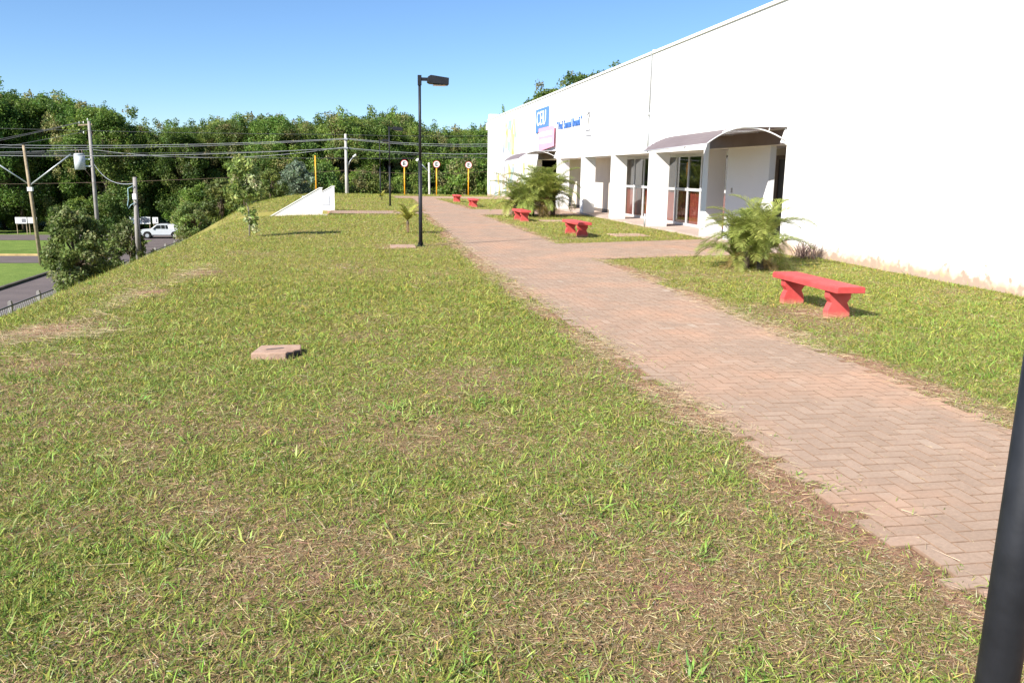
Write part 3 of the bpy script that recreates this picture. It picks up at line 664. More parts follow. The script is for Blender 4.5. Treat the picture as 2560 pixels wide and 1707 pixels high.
for i, (x, y, rz, lab) in enumerate(LMP):
    o = lamp if i == 0 else copy_tree(lamp); o.location = (x, y, gh(x, y)); o.rotation_euler = (0, rad(.55) if i == 0 else 0, rz); tag(o, lab, 'lamp post', 'black lamp posts along the path')

# ------------------------------------------------------------ parking signs, plain post
SGN = [(3.0, 62.8, 'round E parking sign on a yellow post, beside the paved path end'), (5.45, 63.7, 'round E parking sign on a yellow post, middle one of the three'), (8.0, 64.7, 'round E parking sign on a yellow post nearest the white building')]
NROT = Matrix(((1, 0, 0), (0, 0, -1), (0, 1, 0))).to_4x4()
sg = empty('parking_sign')
MB().tube([(0, 0, -.3), (0, 0, 2.35)], .042, 12).build('post', M['orange'], sg)
ring = MB().tube([(0, -.055, 2.3), (0, -.045, 2.3)], .275, 32).build('disc', M['sign_red'], sg)
MB().tube([(0, -.060, 2.3), (0, -.056, 2.3)], .225, 32).build('face', M['white_paint'], ring)
me = fit(text_mesh('letter', 'E', .3, .002, .012), .20, .29); o = link('letter', me, M['black_print'], ring); o.matrix_local = Matrix.Translation((0, -.064, 2.3))@NROT
for i, (x, y, lab) in enumerate(SGN):
    o = sg if i == 0 else copy_tree(sg); o.location = (x, y, gh(x, y)); tag(o, lab, 'sign', 'parking signs beyond the cross pavement')
po = empty('marker_post', (-3.32, 61.3, gh(-3.32, 61.3))); tag(po, 'plain yellow post without a disc behind the white stair walls', 'post')
MB().tube([(0, 0, -.3), (0, 0, 2.72)], .042, 12).build('post', M['orange'], po); MB().tube([(0, 0, 2.72), (0, 0, 2.75)], [.046, .03], 12).build('cap', M['orange'], po)

# ------------------------------------------------------------ stairway with white side walls
st = tag(empty('stairway', (-1.42, 35, 0)), 'stairway cut into the bank between two sloping white walls', 'stairs'); sl_ = Vector((-1.42, 35, 0))
for y0, y1, xe in ((32.95, 33.1, -1.57), (36.9, 37.05, -1.24)):
    o = MB().prism([(xe, -.6), (xe, 1.02), (xe-.1, 1.02), (-7.6, -2.45), (-7.6, -3.6)], 'xz', y0, y1).build('side_wall', M['plaster_clean'], st); o.location = -sl_
    o = MB().prism([(xe+.02, 1.022), (xe+.02, 1.055), (xe-.11, 1.055), (-7.6, -2.41), (-7.6, -2.445), (xe-.11, 1.022)], 'xz', y0-.02, y1+.02).build('wall_coping', M['white_paint'], st); o.location = -sl_
o = MB().box(-2.6, -1.45, 36.885, 36.897, .25, .62).build('notice_sheet', M['transformer'], st); o.location = -sl_
for i in range(12):
    x1 = -1.42-.34*i; o = MB().box(x1-.36, x1, 33.1, 36.9, -.16*(i+1)-.25, -.16*(i+1)+.02).build('step', M['concrete'], st); o.location = -sl_

# ------------------------------------------------------------ concrete pieces in the grass
blk = empty('concrete_block', (-.82, 7.82, gh(-.82, 7.82))); tag(blk, 'broken flat concrete box lid lying in the patchy lawn', 'concrete block')
bz = gh(-.82, 7.82); pr = [(-.22, -.17), (-.05, -.185), (.09, -.18), (.11, -.13), (.15, -.11), (.165, -.06), (.21, -.03), (.205, .10), (.20, .18), (.02, .185), (-.17, .18)]
o = MB().prism(pr, 'xy', -.05, .06).build('lid', M['concrete'], blk, bevel=.008)
t = NT('terracotta_concrete'); t.base(t.ramp(t.noise(8, 6, .7), [(.3, (.30, .19, .14)), (.55, (.40, .27, .20)), (.8, (.42, .36, .31))]), .92, .15); t.bump(t.noise(50, 6, .7), .6, .01); M['terra'] = t.m
o.data.materials.clear(); o.data.materials.append(M['terra'])
MB().prism([(.10, -.192), (.152, -.102), (.212, -.04), (.205, -.02), (.13, -.06), (.085, -.15)], 'xy', .0, .05).build('broken_edge', M['black_metal'], blk, bevel=.006)
MB().bar((-.1, -.03, .061), (.05, .03, .061), .03, .006).build('handle_recess', M['skirting'], blk)
for x, y, wx, wy, lab in ((.86, 19.2, .29, .36, 'flat concrete cover in the grass beside the tall lamp post'), (7.35, 22.6, .5, .5, 'flat concrete cover set in the lawn behind the bench facing the doors'), (6.7, 29.5, .42, .4, 'flat concrete cover set in the lawn by the palm clump')):
    o = MB().prism([(-wx, -wy), (wx*.98, -wy*.96), (wx, wy), (-wx*.97, wy*.98)], 'xy', -.06, .026).build('concrete_cover', M['terra'], None, (x, y, gh(x, y)), bevel=.006); tag(o, lab, 'cover')

# ------------------------------------------------------------ utility poles and lines
def pole(name, label, x, y, top, r0, r1, m, lean=(0, 0), group=None, k=12):
    z = gh(x, y); o = tag(empty(name, (x, y, z)), label, 'utility pole', group)
    MB().tube([(0, 0, -.4), (lean[0]*.5, lean[1]*.5, (top-z)*.5), (lean[0], lean[1], top-z)], [r0, (r0+r1)/2, r1], k).build('shaft', m, o); return o, z
p1, z1 = pole('utility_pole', 'tall concrete utility pole carrying a grey transformer', -23.55, 80, 5.62, .20, .13, M['pole_dark'], k=8)
tr = MB().tube([(-1.0, -.1, 1.45-z1), (-1.0, -.1, 2.75-z1)], .44, 20).tube([(-1.0, -.1, 2.75-z1), (-1.0, -.1, 2.85-z1)], [.46, .30], 20).build('transformer', M['transformer'], p1)
for dx in (-.25, 0, .25): MB().tube([(-1.0+dx, -.1, 2.85-z1), (-1.0+dx, -.1, 3.15-z1)], [.05, .03], 8).build('bushing', M['brown_frame'], tr)
MB().box(-.62, -.1, -.16, -.04, 2.3-z1, 2.42-z1).box(-.62, -.1, -.16, -.04, 1.7-z1, 1.82-z1).build('bracket', M['galv'], tr)
MB().bar((-.9, 0, 5.25-z1), (.25, 0, 5.35-z1), .10, .12).build('cross_arm', M['wood_pole'], p1)
for dx, dz in ((-.8, 5.35), (-.45, 5.4), (-.1, 5.66), (-.5, 4.55)): MB().tube([(dx, 0, dz-z1), (dx, 0, dz+.18-z1)], [.05, .035], 8).build('insulator', M['white_paint'], p1)
p2, z2 = pole('utility_pole', 'whitish concrete utility pole rising behind the end of the terrace', -1.42, 74, 4.78, .17, .105, M['pole_concrete'], k=8)
MB().tube([(.1, 0, 1.85-z2), (.3, 0, 2.5-z2), (.62, 0, 2.92-z2)], .03, 8).build('lamp_arm', M['galv'], p2); MB().tube([(.58, 0, 2.88-z2), (.85, 0, 3.06-z2)], [.06, .10], 10).build('lamp_head', M['white_paint'], p2)
MB().box(-.16, .16, -.2, .2, 4.3-z2, 4.42-z2).box(-.16, .16, -.2, .2, 3.55-z2, 3.67-z2).build('clamp', M['galv'], p2)
p3, z3 = pole('utility_pole', 'thin grey pole with a long lamp arm, between two parking signs', 6.62, 85, 2.64, .14, .10, M['pole_concrete'], (-.1, 0))
MB().tube([(-.06, 0, 1.62-z3), (-1.15, 0, 2.82-z3)], .05, 8).build('lamp_arm', M['galv'], p3); MB().tube([(-1.12, 0, 2.76-z3), (-1.32, 0, 2.96-z3)], [.14, .17], 12).build('lamp_head', M['white_paint'], p3)
p4, z4 = pole('utility_pole', 'leaning weathered wooden pole on the verge with two long arms', -25.05, 70.3, 3.25, .16, .10, M['wood_pole'], (-.45, 0))
MB().tube([(-.25, 0, .25-z4), (2.85, 0, 2.62-z4)], .055, 8).build('arm', M['galv'], p4); MB().tube([(-.25, 0, .25-z4), (-3.6, 0, 2.7-z4)], .055, 8).build('arm', M['galv'], p4)
MB().box(-.45, -.1, -.16, .16, -.2-z4, .1-z4).build('clamp', M['white_paint'], p4)
p5, z5 = pole('service_pole', 'short grey service pole with looped blue conduit on the bank', -10.18, 40, 1.28, .105, .085, M['pole_dark'], (.12, 0))
M['conduit'] = plain('blue_conduit', (.25, .38, .42), .6, .3)
MB().tube([(.07, -.12, .9-z5), (-.17, -.12, .78-z5), (-.18, -.12, .3-z5), (-.24, -.12, .05-z5), (-.2, -.12, -.12-z5), (-.10, -.12, .05-z5), (.09, -.12, .16-z5)], .02, 6).build('conduit', M['conduit'], p5)
MB().box(0, .16, -.16, -.10, .30-z5, .55-z5).build('meter_clamp', M['white_paint'], p5); MB().tube([(.20, -.05, -3.2-z5), (.17, -.05, .2-z5)], .035, 8).build('riser_pipe', M['black_metal'], p5)
p6, z6 = pole('utility_pole', 'wooden pole standing off along the side road', -38.2, 78, 2.3, .15, .10, M['wood_pole'])

def wire(label, pts, sag, r, m):
    out = []
    for a, b in zip(pts[:-1], pts[1:]):
        a, b = Vector(a), Vector(b); n = 10
        for i in range(n): 
            s = i/n; p = a.lerp(b, s); p.z -= sag*4*s*(1-s); out.append(p)
    out.append(Vector(pts[-1])); return tag(MB().tube(out, r, 5, False).build('power_line', m), label, 'cable')
PY = 74
wire('top thin power line passing the whitish pole', [(-70, PY, 5.6), (-1.42, PY, 4.72), (30, PY, 6.4)], .5, .012, M['wire'])
wire('upper grey power cable sagging towards the whitish pole', [(-62, PY, 4.7), (-1.42, PY, 4.40), (30, PY, 6.9)], 1.25, .021, M['wire_light'])
wire('second grey cable just under the upper power cable', [(-62, PY, 4.55), (-1.42, PY, 4.34), (30, PY, 6.75)], 1.35, .016, M['wire_light'])
wire('lower grey telephone cable below the power cables', [(-62, PY, 3.9), (-1.42, PY, 3.62), (30, PY, 6.1)], 1.3, .024, M['wire_light'])
wire('thin dark cable alongside the lower telephone cable', [(-62, PY, 3.9), (-1.42, PY, 3.55), (30, PY, 4.6)], 1.0, .015, M['wire'])
wire('lowest dark line crossing in front of the wood', [(-62, PY+.2, 3.4), (-1.42, PY+.2, 2.75), (30, PY+.2, 4.6)], .4, .016, M['wire'])
wire('thin brownish line strung low across the dark trees', [(-30, PY, .2), (-1.42, PY, 1.75), (12, PY, 1.9)], .25, .012, M['brown_frame'])
for k, (dx, dz) in enumerate(((-.8, 5.5), (-.45, 5.55), (-.5, 4.7))):
    wire(['outer', 'middle', 'lower'][k]+' dark wire running from the transformer pole to the side road', [(-23.55+dx, 80, dz), (-38.2, 78, 2.25-.25*k)], .15, .018, M['wire'])
wire('thick service cable from the transformer pole down to the short service pole', [(-23.4, 80, 1.9), (-10.10, 40, 1.0)], .55, .022, M['wire_light'])
wire('white cable along the arms of the leaning wooden pole', [(-62, 80, 3.8), (-23.55, 80, 3.2), (-1.42, 74, 3.7)], .8, .018, M['wire_light'])

# ------------------------------------------------------------ fence at the foot of the bank
fe = tag(empty('fence', (-14.3, 24.2, 0)), 'low wire fence on concrete posts between bank and road', 'fence'); FO = Vector((-14.3, 24.2, 0))
fz = lambda y: gh(-14.3, y); pm_ = MB().prism([(-.07, -2.3), (.07, -2.3), (.07, .14), (.04, .2), (-.04, .2), (-.07, .14)], 'xz', -.07, .07).mesh('post')
for y in np.arange(24.2, 70, 3.05): link('post', pm_, M['pole_dark'], fe, Vector((-14.3, y, -3.90))-FO)
for i, z in enumerate((-3.88, -4.35, -4.9)):
    o = MB().tube([(-14.22, 22, z), (-14.22, 70, z)], .035 if i == 0 else .012, 6).build('rail', M['wire'], fe); o.location = -FO
ms = MB()
for s in np.arange(22, 70, .22):
    ms.bar((-14.25, s, -5.7), (-14.25, s+1.8, -3.9), .008, .008); ms.bar((-14.25, s+1.8, -5.7), (-14.25, s, -3.9), .008, .008)
o = ms.build('wire_mesh', M['galv'], fe, fix=False); o.location = -FO; tag(o, kind='stuff')

# ------------------------------------------------------------ pickup
car = tag(empty('pickup_truck', (-21.9, 97.0, LOW+.022), rad(2)), 'silver pickup truck with covered bed parked under the dark trees', 'pickup truck')
MB().prism([(-2.38, .42), (-2.42, .62), (-2.36, .82), (-2.15, .93), (-1.15, 1.02), (2.36, 1.02), (2.42, .96), (2.42, .45), (2.2, .36), (1.86, .36), (1.80, .62), (1.62, .76), (1.38, .79), (1.14, .72), (1.0, .55), (.96, .33), (-.98, .33), (-1.04, .58), (-1.2, .74), (-1.44, .79), (-1.7, .72), (-1.84, .52), (-1.88, .36)], 'xz', -.84, .84).build('body', M['car_paint'], car, bevel=.02)
cb = MB().prism([(-1.12, 1.02), (-.48, 1.50), (-.3, 1.55), (.62, 1.56), (.74, 1.50), (.86, 1.02)], 'xz', -.74, .74).build('cabin', M['car_paint'], car, bevel=.03)
for s in (-1, 1):
    for q in ([(-.88, 1.06), (-.42, 1.44), (-.06, 1.46), (-.06, 1.06)], [(0, 1.06), (0, 1.46), (.36, 1.46), (.40, 1.06)], [(.46, 1.06), (.44, 1.46), (.62, 1.46), (.74, 1.06)]):
        MB().prism(q, 'xz', s*.752-.006, s*.752+.006).build('window', M['car_glass'], cb)
MB().quad((-1.10, -.66, 1.05), (-1.10, .66, 1.05), (-.53, .62, 1.485), (-.53, -.62, 1.485)).__class__ if False else None
MB().prism([(-1.09, 1.06), (-.52, 1.487), (-.54, 1.50), (-1.11, 1.075)], 'xz', -.62, .62).build('windscreen', M['car_glass'], cb)
M['canvas'] = plain('white_canvas', (.72, .72, .71), .8, .2); MB().prism([(.76, 1.03), (.80, 1.52), (1.0, 1.50), (2.32, 1.08), (2.34, 1.03)], 'xz', -.78, .78).build('bed_cover', M['canvas'], car, bevel=.03)
for x in (-1.44, 1.40):
    for s in (-1, 1):
        wh = MB().tube([(x, s*.82-.11, .35), (x, s*.82+.11, .35)], .35, 20).build('wheel', M['rubber'], car); MB().tube([(x, s*.94-.01, .35), (x, s*.94+.01, .35)], .20, 16).build('rim', M['galv'], wh)
MB().box(-2.50, -2.40, -.82, .82, .40, .60).build('bumper', M['car_trim'], car, bevel=.02); MB().box(2.425, 2.52, -.82, .82, .42, .58).build('bumper', M['car_trim'], car, bevel=.02)
for s in (-1, 1):
    MB().box(-2.435, -2.39, s*.62-.14, s*.62+.14, .68, .82).build('headlight', M['car_glass'], car); MB().box(2.42, 2.44, s*.74-.07, s*.74+.07, .68, .94).build('tail_light', M['sign_red'], car)
    MB().box(-.98, .96, s*.86-.02, s*.86+.02, .34, .46).build('side_step', M['car_trim'], car); MB().box(-.86, -.72, s*.88-.07, s*.88+.07, 1.04, 1.17).build('mirror', M['car_trim'], car)

# ------------------------------------------------------------ boards in front of the wood
BRD = [(-38.6, 2.5/2.0, .72, 'pair of white boards'), (-26.3, 2.2, .82, 'b'), (-24.1, .62, .74, 'c')]
def board(x0, x1, z0, z1, label, y=102.2):
    o = tag(empty('notice_board', ((x0+x1)/2, y, LOW)), label, 'board'); c = (x0+x1)/2
    MB().box(x0-c, x1-c, -.03, .03, z0-LOW, z1-LOW).build('panel', M['white_paint'], o)
    for x in (x0+.1, x1-.1): MB().box(x-c-.04, x-c+.04, .031, .10, 0, z1-LOW).build('leg', M['wood_pole'], o)
    MB().box(x0-c+(x1-x0)*.55, x1-c-.08, -.036, -.031, z0-LOW+.12, z1-LOW-.15).build('print', M['grey_letter'], o)
board(-38.7, -37.5, -4.68, -3.98, 'white board with grey print under the trees past the grass island, farther from the pickup'); board(-37.4, -36.45, -4.64, -3.98, 'narrower white board beside another under the trees past the grass island')
board(-26.6, -24.35, -4.66, -3.84, 'wide white board behind the service pole, just past the pickup nose'); board(-24.1, -23.5, -4.62, -3.9, 'small white board next to the wide one by the pickup')

# ------------------------------------------------------------ trees
def leaves(clumps, lsize, palette, up=.35, asp=.55, outw=.6):
    """clumps: (centre, radius vector, count); diamond leaves spread through each clump"""
    Vs, Cs = [], []
    for (c, r, n) in clumps:
        d = rng.normal(0, 1, (n, 3)); d /= np.linalg.norm(d, axis=1)[:, None]; q = rng.random(n)**.45
        p = np.array(c)+d*np.array(r)*q[:, None]
        nr = rng.normal(0, 1, (n, 3))*.8+d*outw+np.array([0, 0, up]); nr /= np.linalg.norm(nr, axis=1)[:, None]
        u = np.cross(nr, rng.normal(0, 1, (n, 3))); u /= np.linalg.norm(u, axis=1)[:, None]; v = np.cross(nr, u)
        l = lsize*rng.uniform(.6, 1.35, n)[:, None]; droop = np.array([0, 0, -.12])*l
        V = np.stack([p-u*l/2, p+v*l*asp/2, p+u*l/2+droop, p-v*l*asp/2], 1)
        base = np.array(palette[rng.integers(len(palette))])*(1+rng.normal(0, .14)); cl = (base[None]*(1+rng.normal(0, .15, (n, 1)))*(1+rng.normal(0, .07, (n, 3)))).clip(.008, .6)
        Vs.append(V.reshape(-1, 3)); Cs.append(np.repeat(cl, 4, 0))
    V = np.concatenate(Vs); return V, np.arange(len(V)).reshape(-1, 4), np.concatenate(Cs)
GREENS = [(.130, .205, .032), (.160, .240, .040), (.110, .180, .032), (.185, .240, .050), (.092, .158, .032), (.210, .205, .074)]
def tree_mesh(Ht, R, nclump, per, lsize, crown0=.22, seed=1, trunk_r=.22, gre=GREENS, multi=1):
    random.seed(seed); cl = []; tb = MB()
    for k in range(multi):
        bx, by = (random.uniform(-.5, .5)*R*.4, random.uniform(-.5, .5)*R*.4) if multi > 1 else (0, 0)
        lx, ly = random.uniform(-.6, .6), random.uniform(-.6, .6)
        pts = [(bx, by, -.4), (bx+lx*.3, by+ly*.3, Ht*.22), (bx+lx*.8, by+ly*.8, Ht*.48), (bx+lx, by+ly, Ht*.78)]
        tb.tube(pts, [trunk_r, trunk_r*.8, trunk_r*.55, trunk_r*.15], 8)
    for i in range(nclump):
        zf = crown0+(1-crown0)*random.random()**.75; prof_ = math.sin(math.pi*min(1, max(.05, ((zf-crown0)/(1-crown0))*.80+.17)))**.6
        a = random.uniform(0, 2*math.pi); rr = R*prof_*random.uniform(.35, 1.0)**.6*random.uniform(.8, 1.15)
        cr = R*random.uniform(.20, .36); c = (rr*math.cos(a), rr*math.sin(a), Ht*zf-cr*.5)
        cl.append((c, (cr, cr, cr*random.uniform(.55, .85)), int(per*random.uniform(.6, 1.3))))
        if i % 4 == 0:
            z0 = Ht*random.uniform(.25, .5); tb.tube([(lx*.4, ly*.4, z0), (c[0]*.5, c[1]*.5, (z0+c[2])/2+.2), c], [trunk_r*.4, trunk_r*.25, trunk_r*.08], 5)
    for i in range(nclump//3):                                             # wispy outer twigs
        a = random.uniform(0, 2*math.pi); zf = random.uniform(crown0+.25, 1.03); pr_ = R*random.uniform(.75, 1.15)*math.sin(math.pi*min(.97, max(.1, (zf-crown0)*.85+.15)))**.7
        cl.append(((pr_*math.cos(a), pr_*math.sin(a), Ht*zf), (R*.13, R*.13, R*.16), int(per*.22)))
    return tb.mesh('trunk'), tri_mesh('crown', *leaves(cl, lsize, gre))
def tree(name, tm, x, y, sc, rz, label, group=None, cat='tree', z=None, bark='bark', leafm='leaf'):
    o = tag(empty(name, (x, y, gh(x, y) if z is None else z), rz), label, cat, group); o.scale = sc
    link('trunk', tm[0], M[bark], o); link('crown', tm[1], M[leafm], o); return o
FT = [tree_mesh(14, 4.6, 100, 430, .25, .20, s, .24) for s in (11, 23, 37, 51)]
SH = [tree_mesh(5, 2.6, 55, 300, .19, .02, s, .10, multi=3) for s in (5, 9, 15)]
SKX = [-60, -40.5, -34.5, -31, -26.5, -23, -19, -12.5, -7, -.2, 4.7, 7.2, 9.2, 12.6, 15.2, 40]; SKZ = [10.5, 10.4, 10.3, 9.0, 6.7, 6.1, 8.1, 8.25, 7.95, 8.9, 9.2, 8.1, 6.6, 7.2, 8.2, 9.5]
FLAB = 'leafy tree in the dense wood beyond the low road'; FGRP = 'trees of the wood'
for row, (Y, st_, hm) in enumerate(((107, 4.6, 1.0), (112.5, 5.0, .985), (119, 5.5, .97), (127, 6.0, .96))):
    for x in np.arange(-62, 38, st_):
        x = x+random.uniform(-1.1, 1.1); y = Y+random.uniform(-1.6, 1.6); f = y/107
        zt = np.interp(x/f, SKX, SKZ)*1.0; ht = (1.7+(zt-1.7)*f)*1+5.9; ht = ht*hm*random.uniform(.93, 1.02) if row else ht*random.uniform(.90, 1.01)
        s = ht/14; w_ = s*random.uniform(.85, 1.1); tree('forest_tree', FT[random.randrange(4)], x, y, (w_, w_, s), random.uniform(0, 6.28), FLAB, FGRP, z=LOW)
for x in np.arange(-62, 36, 2.7):
    if x < -24 and random.random() < .45: continue
    x = x+random.uniform(-.9, .9); y = 103.6+random.uniform(-.8, 1.2); s = random.uniform(.55, 1.15)*(1.25 if x > -22 else .9)
    tree('undergrowth_shrub', SH[random.randrange(3)], x, y, (s, s, s*random.uniform(.8, 1.3)), random.uniform(0, 6.28), 'dark leafy shrub at the foot of the wood', 'shrubs along the edge of the wood', 'shrub', z=LOW)
for x in np.arange(-64, 36, 2.6):
    x = x+random.uniform(-.8, .8); y = 110+random.uniform(-1, 1.5); s = random.uniform(.8, 1.2)
    tree('undergrowth_shrub', SH[random.randrange(3)], x, y, (s, s, s), random.uniform(0, 6.28), 'dim leafy shrub in the shade deeper inside the wood', 'shrubs in the shade of the wood', 'shrub', z=LOW)
# nearer trees past the end of the terrace
for i, (x, y, ht, wd, v, lab) in enumerate((( .6, 92, 7.9, 3.1, 0, 'bright leafy tree behind the whitish utility pole'), (4.0, 93, 7.0, 2.4, 1, 'small bright tree seen past the parking sign nearest the path'), (10.4, 84, 8.2, 3.6, 2, 'bushy tree behind the parking sign nearest the building'),
        (14.4, 80, 8.5, 3.2, 0, 'leafy tree rising at the far corner of the building'), (-4.5, 90, 8.6, 3.0, 1, 'dark bushy tree behind the plain yellow post'), (-9.5, 84, 6.3, 3.0, 2, 'broad leafy tree below the end of the terrace'), (-15.5, 88, 6.2, 3.2, 0, 'broad leafy tree beside the low road junction'), (7.8, 88, 5.2, 2.0, 1, 'low bush behind the thin lamp arm pole'))):
    z = gh(x, y); tree('leafy_tree', SH[v], x, y, (wd/2.6, wd/2.6, ht/5), i*1.3, lab, 'trees past the end of the terrace', z=z)
tree('tall_tree', FT[0], 18.0, 80, (.8, .8, (9.2+4)/14), .4, 'tall tree showing above the roof near the far corner', z=gh(16.6, 79)); tree('tall_tree', FT[2], 22.0, 81, (.9, .9, (10.9+4.3)/14), 2.4, 'tall tree showing highest above the long roof', z=gh(21.5, 80))
tree('tall_tree', FT[1], 12.6, 74, (.22, .22, (6.6+2)/14), 1.4, 'slim tree just beside the far corner of the building', z=gh(13.2, 73))
# shrubs on the bank
GB = [(.16, .205, .05), (.20, .24, .068), (.125, .17, .045), (.25, .27, .11)]
BA = tree_mesh(3.85, 1.22, 110, 190, .13, .18, 77, .08, GB, 2); BB = tree_mesh(1.9, .95, 60, 120, .12, .03, 78, .06, GB, 2)
tree('round_shrub', BA, -11.75, 37, (1.0, 1.0, 1.02), .5, 'large round shrub growing up through the wire fence line', cat='shrub'); tree('round_shrub', BB, -10.75, 40.6, (1.0, 1.0, 1.25), 1.5, 'lower shrub behind the short service pole', cat='shrub')
tree('round_shrub', BB, -9.35, 48, (.95, .95, .95), 2.5, 'shrub on the bank edge hiding the pickup tail', cat='shrub'); tree('round_shrub', BB, -15.0, 33.4, (.9, .9, .8), .9, 'small shrub by the fence post at the road', cat='shrub')
GBL = [(.19, .25, .16), (.23, .29, .20), (.15, .205, .13)]; BL = tree_mesh(2.5, 1.3, 60, 110, .17, .0, 79, .05, GBL, 3)
tree('grey_shrub', BL, -5.05, 66.5, (1.0, 1.0, 1.0), .2, 'blue green shrub behind the sloping stair walls', cat='shrub')
GYL = [(.15, .18, .04), (.20, .22, .055), (.11, .145, .036)]; YB = tree_mesh(2.6, 1.2, 55, 110, .16, .0, 81, .06, GYL, 3)
tree('leafy_shrub', YB, -7.6, 57, (1.0, 1.0, 1.05), .7, 'yellow green shrub at the bank edge beside the blue green one', cat='shrub'); tree('leafy_shrub', YB, -9.4, 58.5, (1.1, 1.1, 1.2), 2.1, 'yellow green shrub lower down the bank behind the sapling', cat='shrub'); tree('leafy_shrub', YB, -6.5, 62.5, (.8, .8, .9), 4.1, 'darker small shrub between the bank edge and the blue green shrub', cat='shrub')
# young tree in the lawn: thin stem, two bunches of pale leaves
sx, sy = -2.95, 22.5; so_ = tag(empty('young_tree', (sx, sy, gh(sx, sy))), 'young tree with sparse pale leaves in two tiers on the lawn', 'tree')
MB().tube([(0, 0, -.1), (.02, 0, .5), (-.03, .02, 1.0), (.0, 0, 1.5), (-.05, 0, 1.9)], [.022, .02, .017, .012, .005], 7).tube([(-.01, 0, .82), (.22, .05, .92)], [.012, .008], 6).tube([(0, 0, 1.1), (-.25, .1, 1.5)], [.01, .004], 5).tube([(0, 0, 1.15), (.22, -.1, 1.45)], [.01, .004], 5).build('trunk', M['palebark'], so_)
cl = [((random.uniform(-.38, .28), random.uniform(-.3, .3), z), (.18, .18, .15), 46) for z in np.linspace(.98, 1.95, 34)]+[((random.uniform(-.16, .2), random.uniform(-.15, .15), z), (.13, .13, .12), 26) for z in np.linspace(.22, .72, 11)]
link('crown', tri_mesh('crown', *leaves(cl, .11, [(.27, .34, .10), (.21, .29, .08), (.42, .46, .24), (.15, .22, .06)], .5, .55)), M['leaf'], so_)

# ------------------------------------------------------------ palms
def frond_mesh(L, e0, e1, nl=74, ll=.26, palette=((.29, .34, .075), (.36, .39, .11), (.22, .28, .065)), wd=.0095):
    n = 16; s = np.linspace(0, 1, n+1); el = e0+(e1-e0)*s**1.25; st_ = L/n
    x = np.concatenate([[0], np.cumsum(np.cos(el[:-1])*st_)]); z = np.concatenate([[0], np.cumsum(np.sin(el[:-1])*st_)])
    V, F, Cc = [], [], []
    for i in range(n+1):                                                     # rachis: flat three sided stalk
        r = .011*(1-s[i]*.8); V += [(x[i], -r, z[i]), (x[i], r, z[i]), (x[i], 0, z[i]-r*1.3)]; Cc += [(.24, .22, .07)]*3
    for i in range(n):
        a = i*3
        for p, q in ((0, 1), (1, 2), (2, 0)): F += [(a+p, a+q, a+3+q), (a+p, a+3+q, a+3+p)]
    for k in range(nl):
        f = .10+.88*k/(nl-1); px_, pz_, e = np.interp(f, s, x), np.interp(f, s, z), np.interp(f, s, el)
        T = np.array([math.cos(e), 0, math.sin(e)]); N = np.array([-math.sin(e), 0, math.cos(e)]); l = ll*(math.sin(math.pi*min(1, .16+.80*f))**.6)*random.uniform(.85, 1.15)
        for sd in (-1, 1):
            d = T*random.uniform(.55, .8)+np.array([0, sd, 0])*.75+N*random.uniform(.15, .5); d /= np.linalg.norm(d); p0 = np.array([px_, 0, pz_])+T*random.uniform(-.01, .01)
            pm2 = p0+d*l*.55; pt = p0+d*l+np.array([0, 0, -.22*l]); wv = np.cross(d, N); wv /= np.linalg.norm(wv); wv = wv*wd/2; b = len(V); c = np.array(random.choice(palette))*random.uniform(.75, 1.25)
            V += [tuple(p0-wv*.5), tuple(p0+wv*.5), tuple(pm2+wv), tuple(pm2-wv), tuple(pt)]; Cc += [tuple(c)]*5; F += [(b, b+1, b+2), (b, b+2, b+3), (b+3, b+2, b+4)]
    return tri_mesh('frond', V, F, Cc)
random.seed(4)
FR = {'up': [frond_mesh(1.1, rad(84), rad(-5)), frond_mesh(1.05, rad(76), rad(-30))], 'mid': [frond_mesh(1.1, rad(62), rad(-45)), frond_mesh(1.05, rad(52), rad(-50))], 'low': [frond_mesh(1.0, rad(34), rad(-70)), frond_mesh(.9, rad(22), rad(-75))]}
DRY = [frond_mesh(.8, rad(0), rad(-80), 34, .2, ((.34, .24, .09), (.42, .27, .08), (.26, .18, .08)))]
YF = [frond_mesh(1.1, rad(80), rad(0), 60, .26, ((.40, .40, .06), (.33, .37, .07), (.50, .46, .12)), .02), frond_mesh(1.0, rad(60), rad(-40), 60, .26, ((.36, .38, .07), (.46, .44, .09)), .02)]
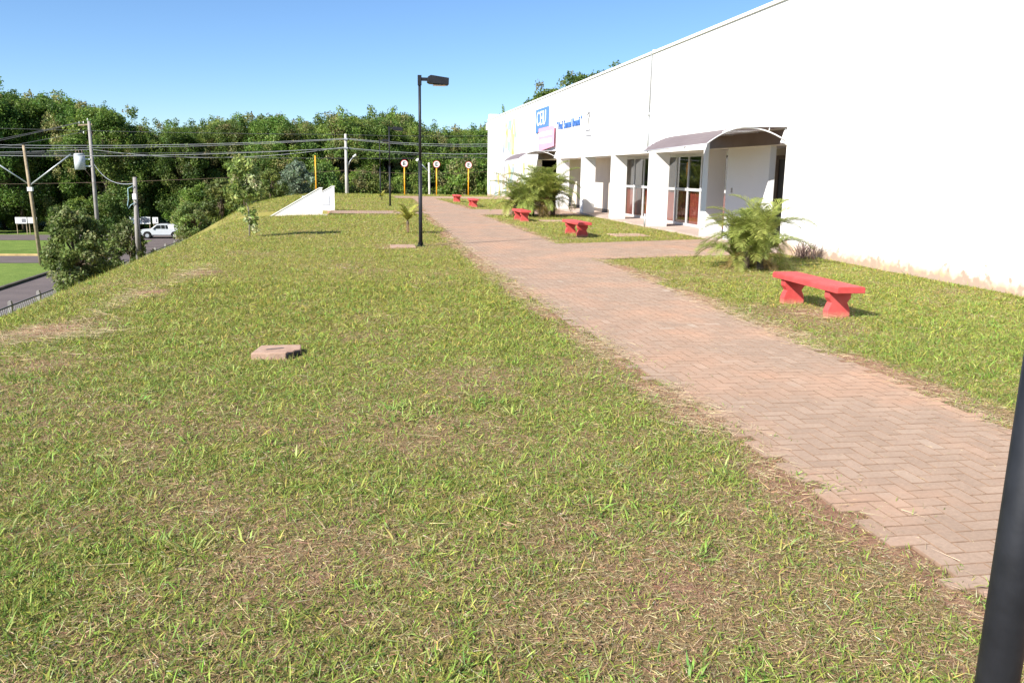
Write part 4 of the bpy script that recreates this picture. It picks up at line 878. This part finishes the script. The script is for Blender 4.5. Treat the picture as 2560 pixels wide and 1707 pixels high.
def palm(name, label, x, y, stems, sc, nf, ndry=4, trunk_h=.22, group=None, young=False):
    p = tag(empty(name, (x, y, gh(x, y))), label, 'palm', group)
    for (dx, dy, h) in stems:
        MB().tube([(dx, dy, -.1), (dx, dy, h*.5), (dx*1.05, dy*1.05, h)], [.065*sc, .06*sc, .05*sc], 9).build('stem', M['bark'], p)
        for i in range(nf):
            f = i/nf; cls = 'up' if f < .42 else 'mid' if f < .80 else 'low'; o = link('frond', random.choice(YF if young else FR[cls]), M['frond'], p, (dx, dy, h-.03), (0, random.uniform(-.12, .12), random.uniform(0, 6.283))); s = sc*random.uniform(.8, 1.12); o.scale = (s, s, s)
        for i in range(ndry):
            o = link('dry_frond', DRY[0], M['frond'], p, (dx, dy, h-.06), (0, random.uniform(-.1, .3), random.uniform(0, 6.283))); s = sc*random.uniform(.6, .95); o.scale = (s, s, s)
    return p
palm('palm_clump', 'feathery palm clump in front of the corner of the plain white wall', 7.18, 14.5, [(-.18, -.10, .42), (.20, .08, .56), (-.02, .24, .44), (.05, -.2, .24), (-.3, .1, .2)], 1.0, 18, 6)
palm('palm_clump', 'wide dense palm clump between the path branch and the porch pillars', 6.82, 33.1, [(-.75, .1, .45), (-.1, .15, .75), (.45, .0, .9), (.15, -.4, .5), (.8, .3, .7), (-.4, -.3, .4)], 1.5, 20, 6)
palm('small_palm', 'small yellowish young palm just beyond the tall lamp post', 1.20, 23.5, [(0, 0, .36)], .60, 12, 3, young=True); palm('small_palm', 'tiny young palm standing near the end of the path', 1.06, 50.2, [(0, 0, .22)], .45, 8, 2, young=True)
# dried ornamental grass by the wall
dg = tag(empty('dry_grass_clump', (8.85, 15.6, gh(8.85, 15.6))), 'dried purplish grass clump against the foot of the white wall', 'plant'); n = 130; hd = rng.uniform(0, 6.283, n)
P = np.stack([rng.normal(0, .09, n), rng.normal(0, .16, n), 0*hd], 1); Vv_, Ff_, Cc_ = blades(P, hd, rng.normal(.5, .28, n).clip(.05, 1.2), rng.uniform(.28, .58, n), rng.uniform(.008, .013, n), rng.uniform(.1, .6, n), pal(n, (.21, .135, .12)), 2)
link('blades', tri_mesh('blades', Vv_, Ff_, Cc_), M['grass'], dg)
scene.render.engine = 'CYCLES'
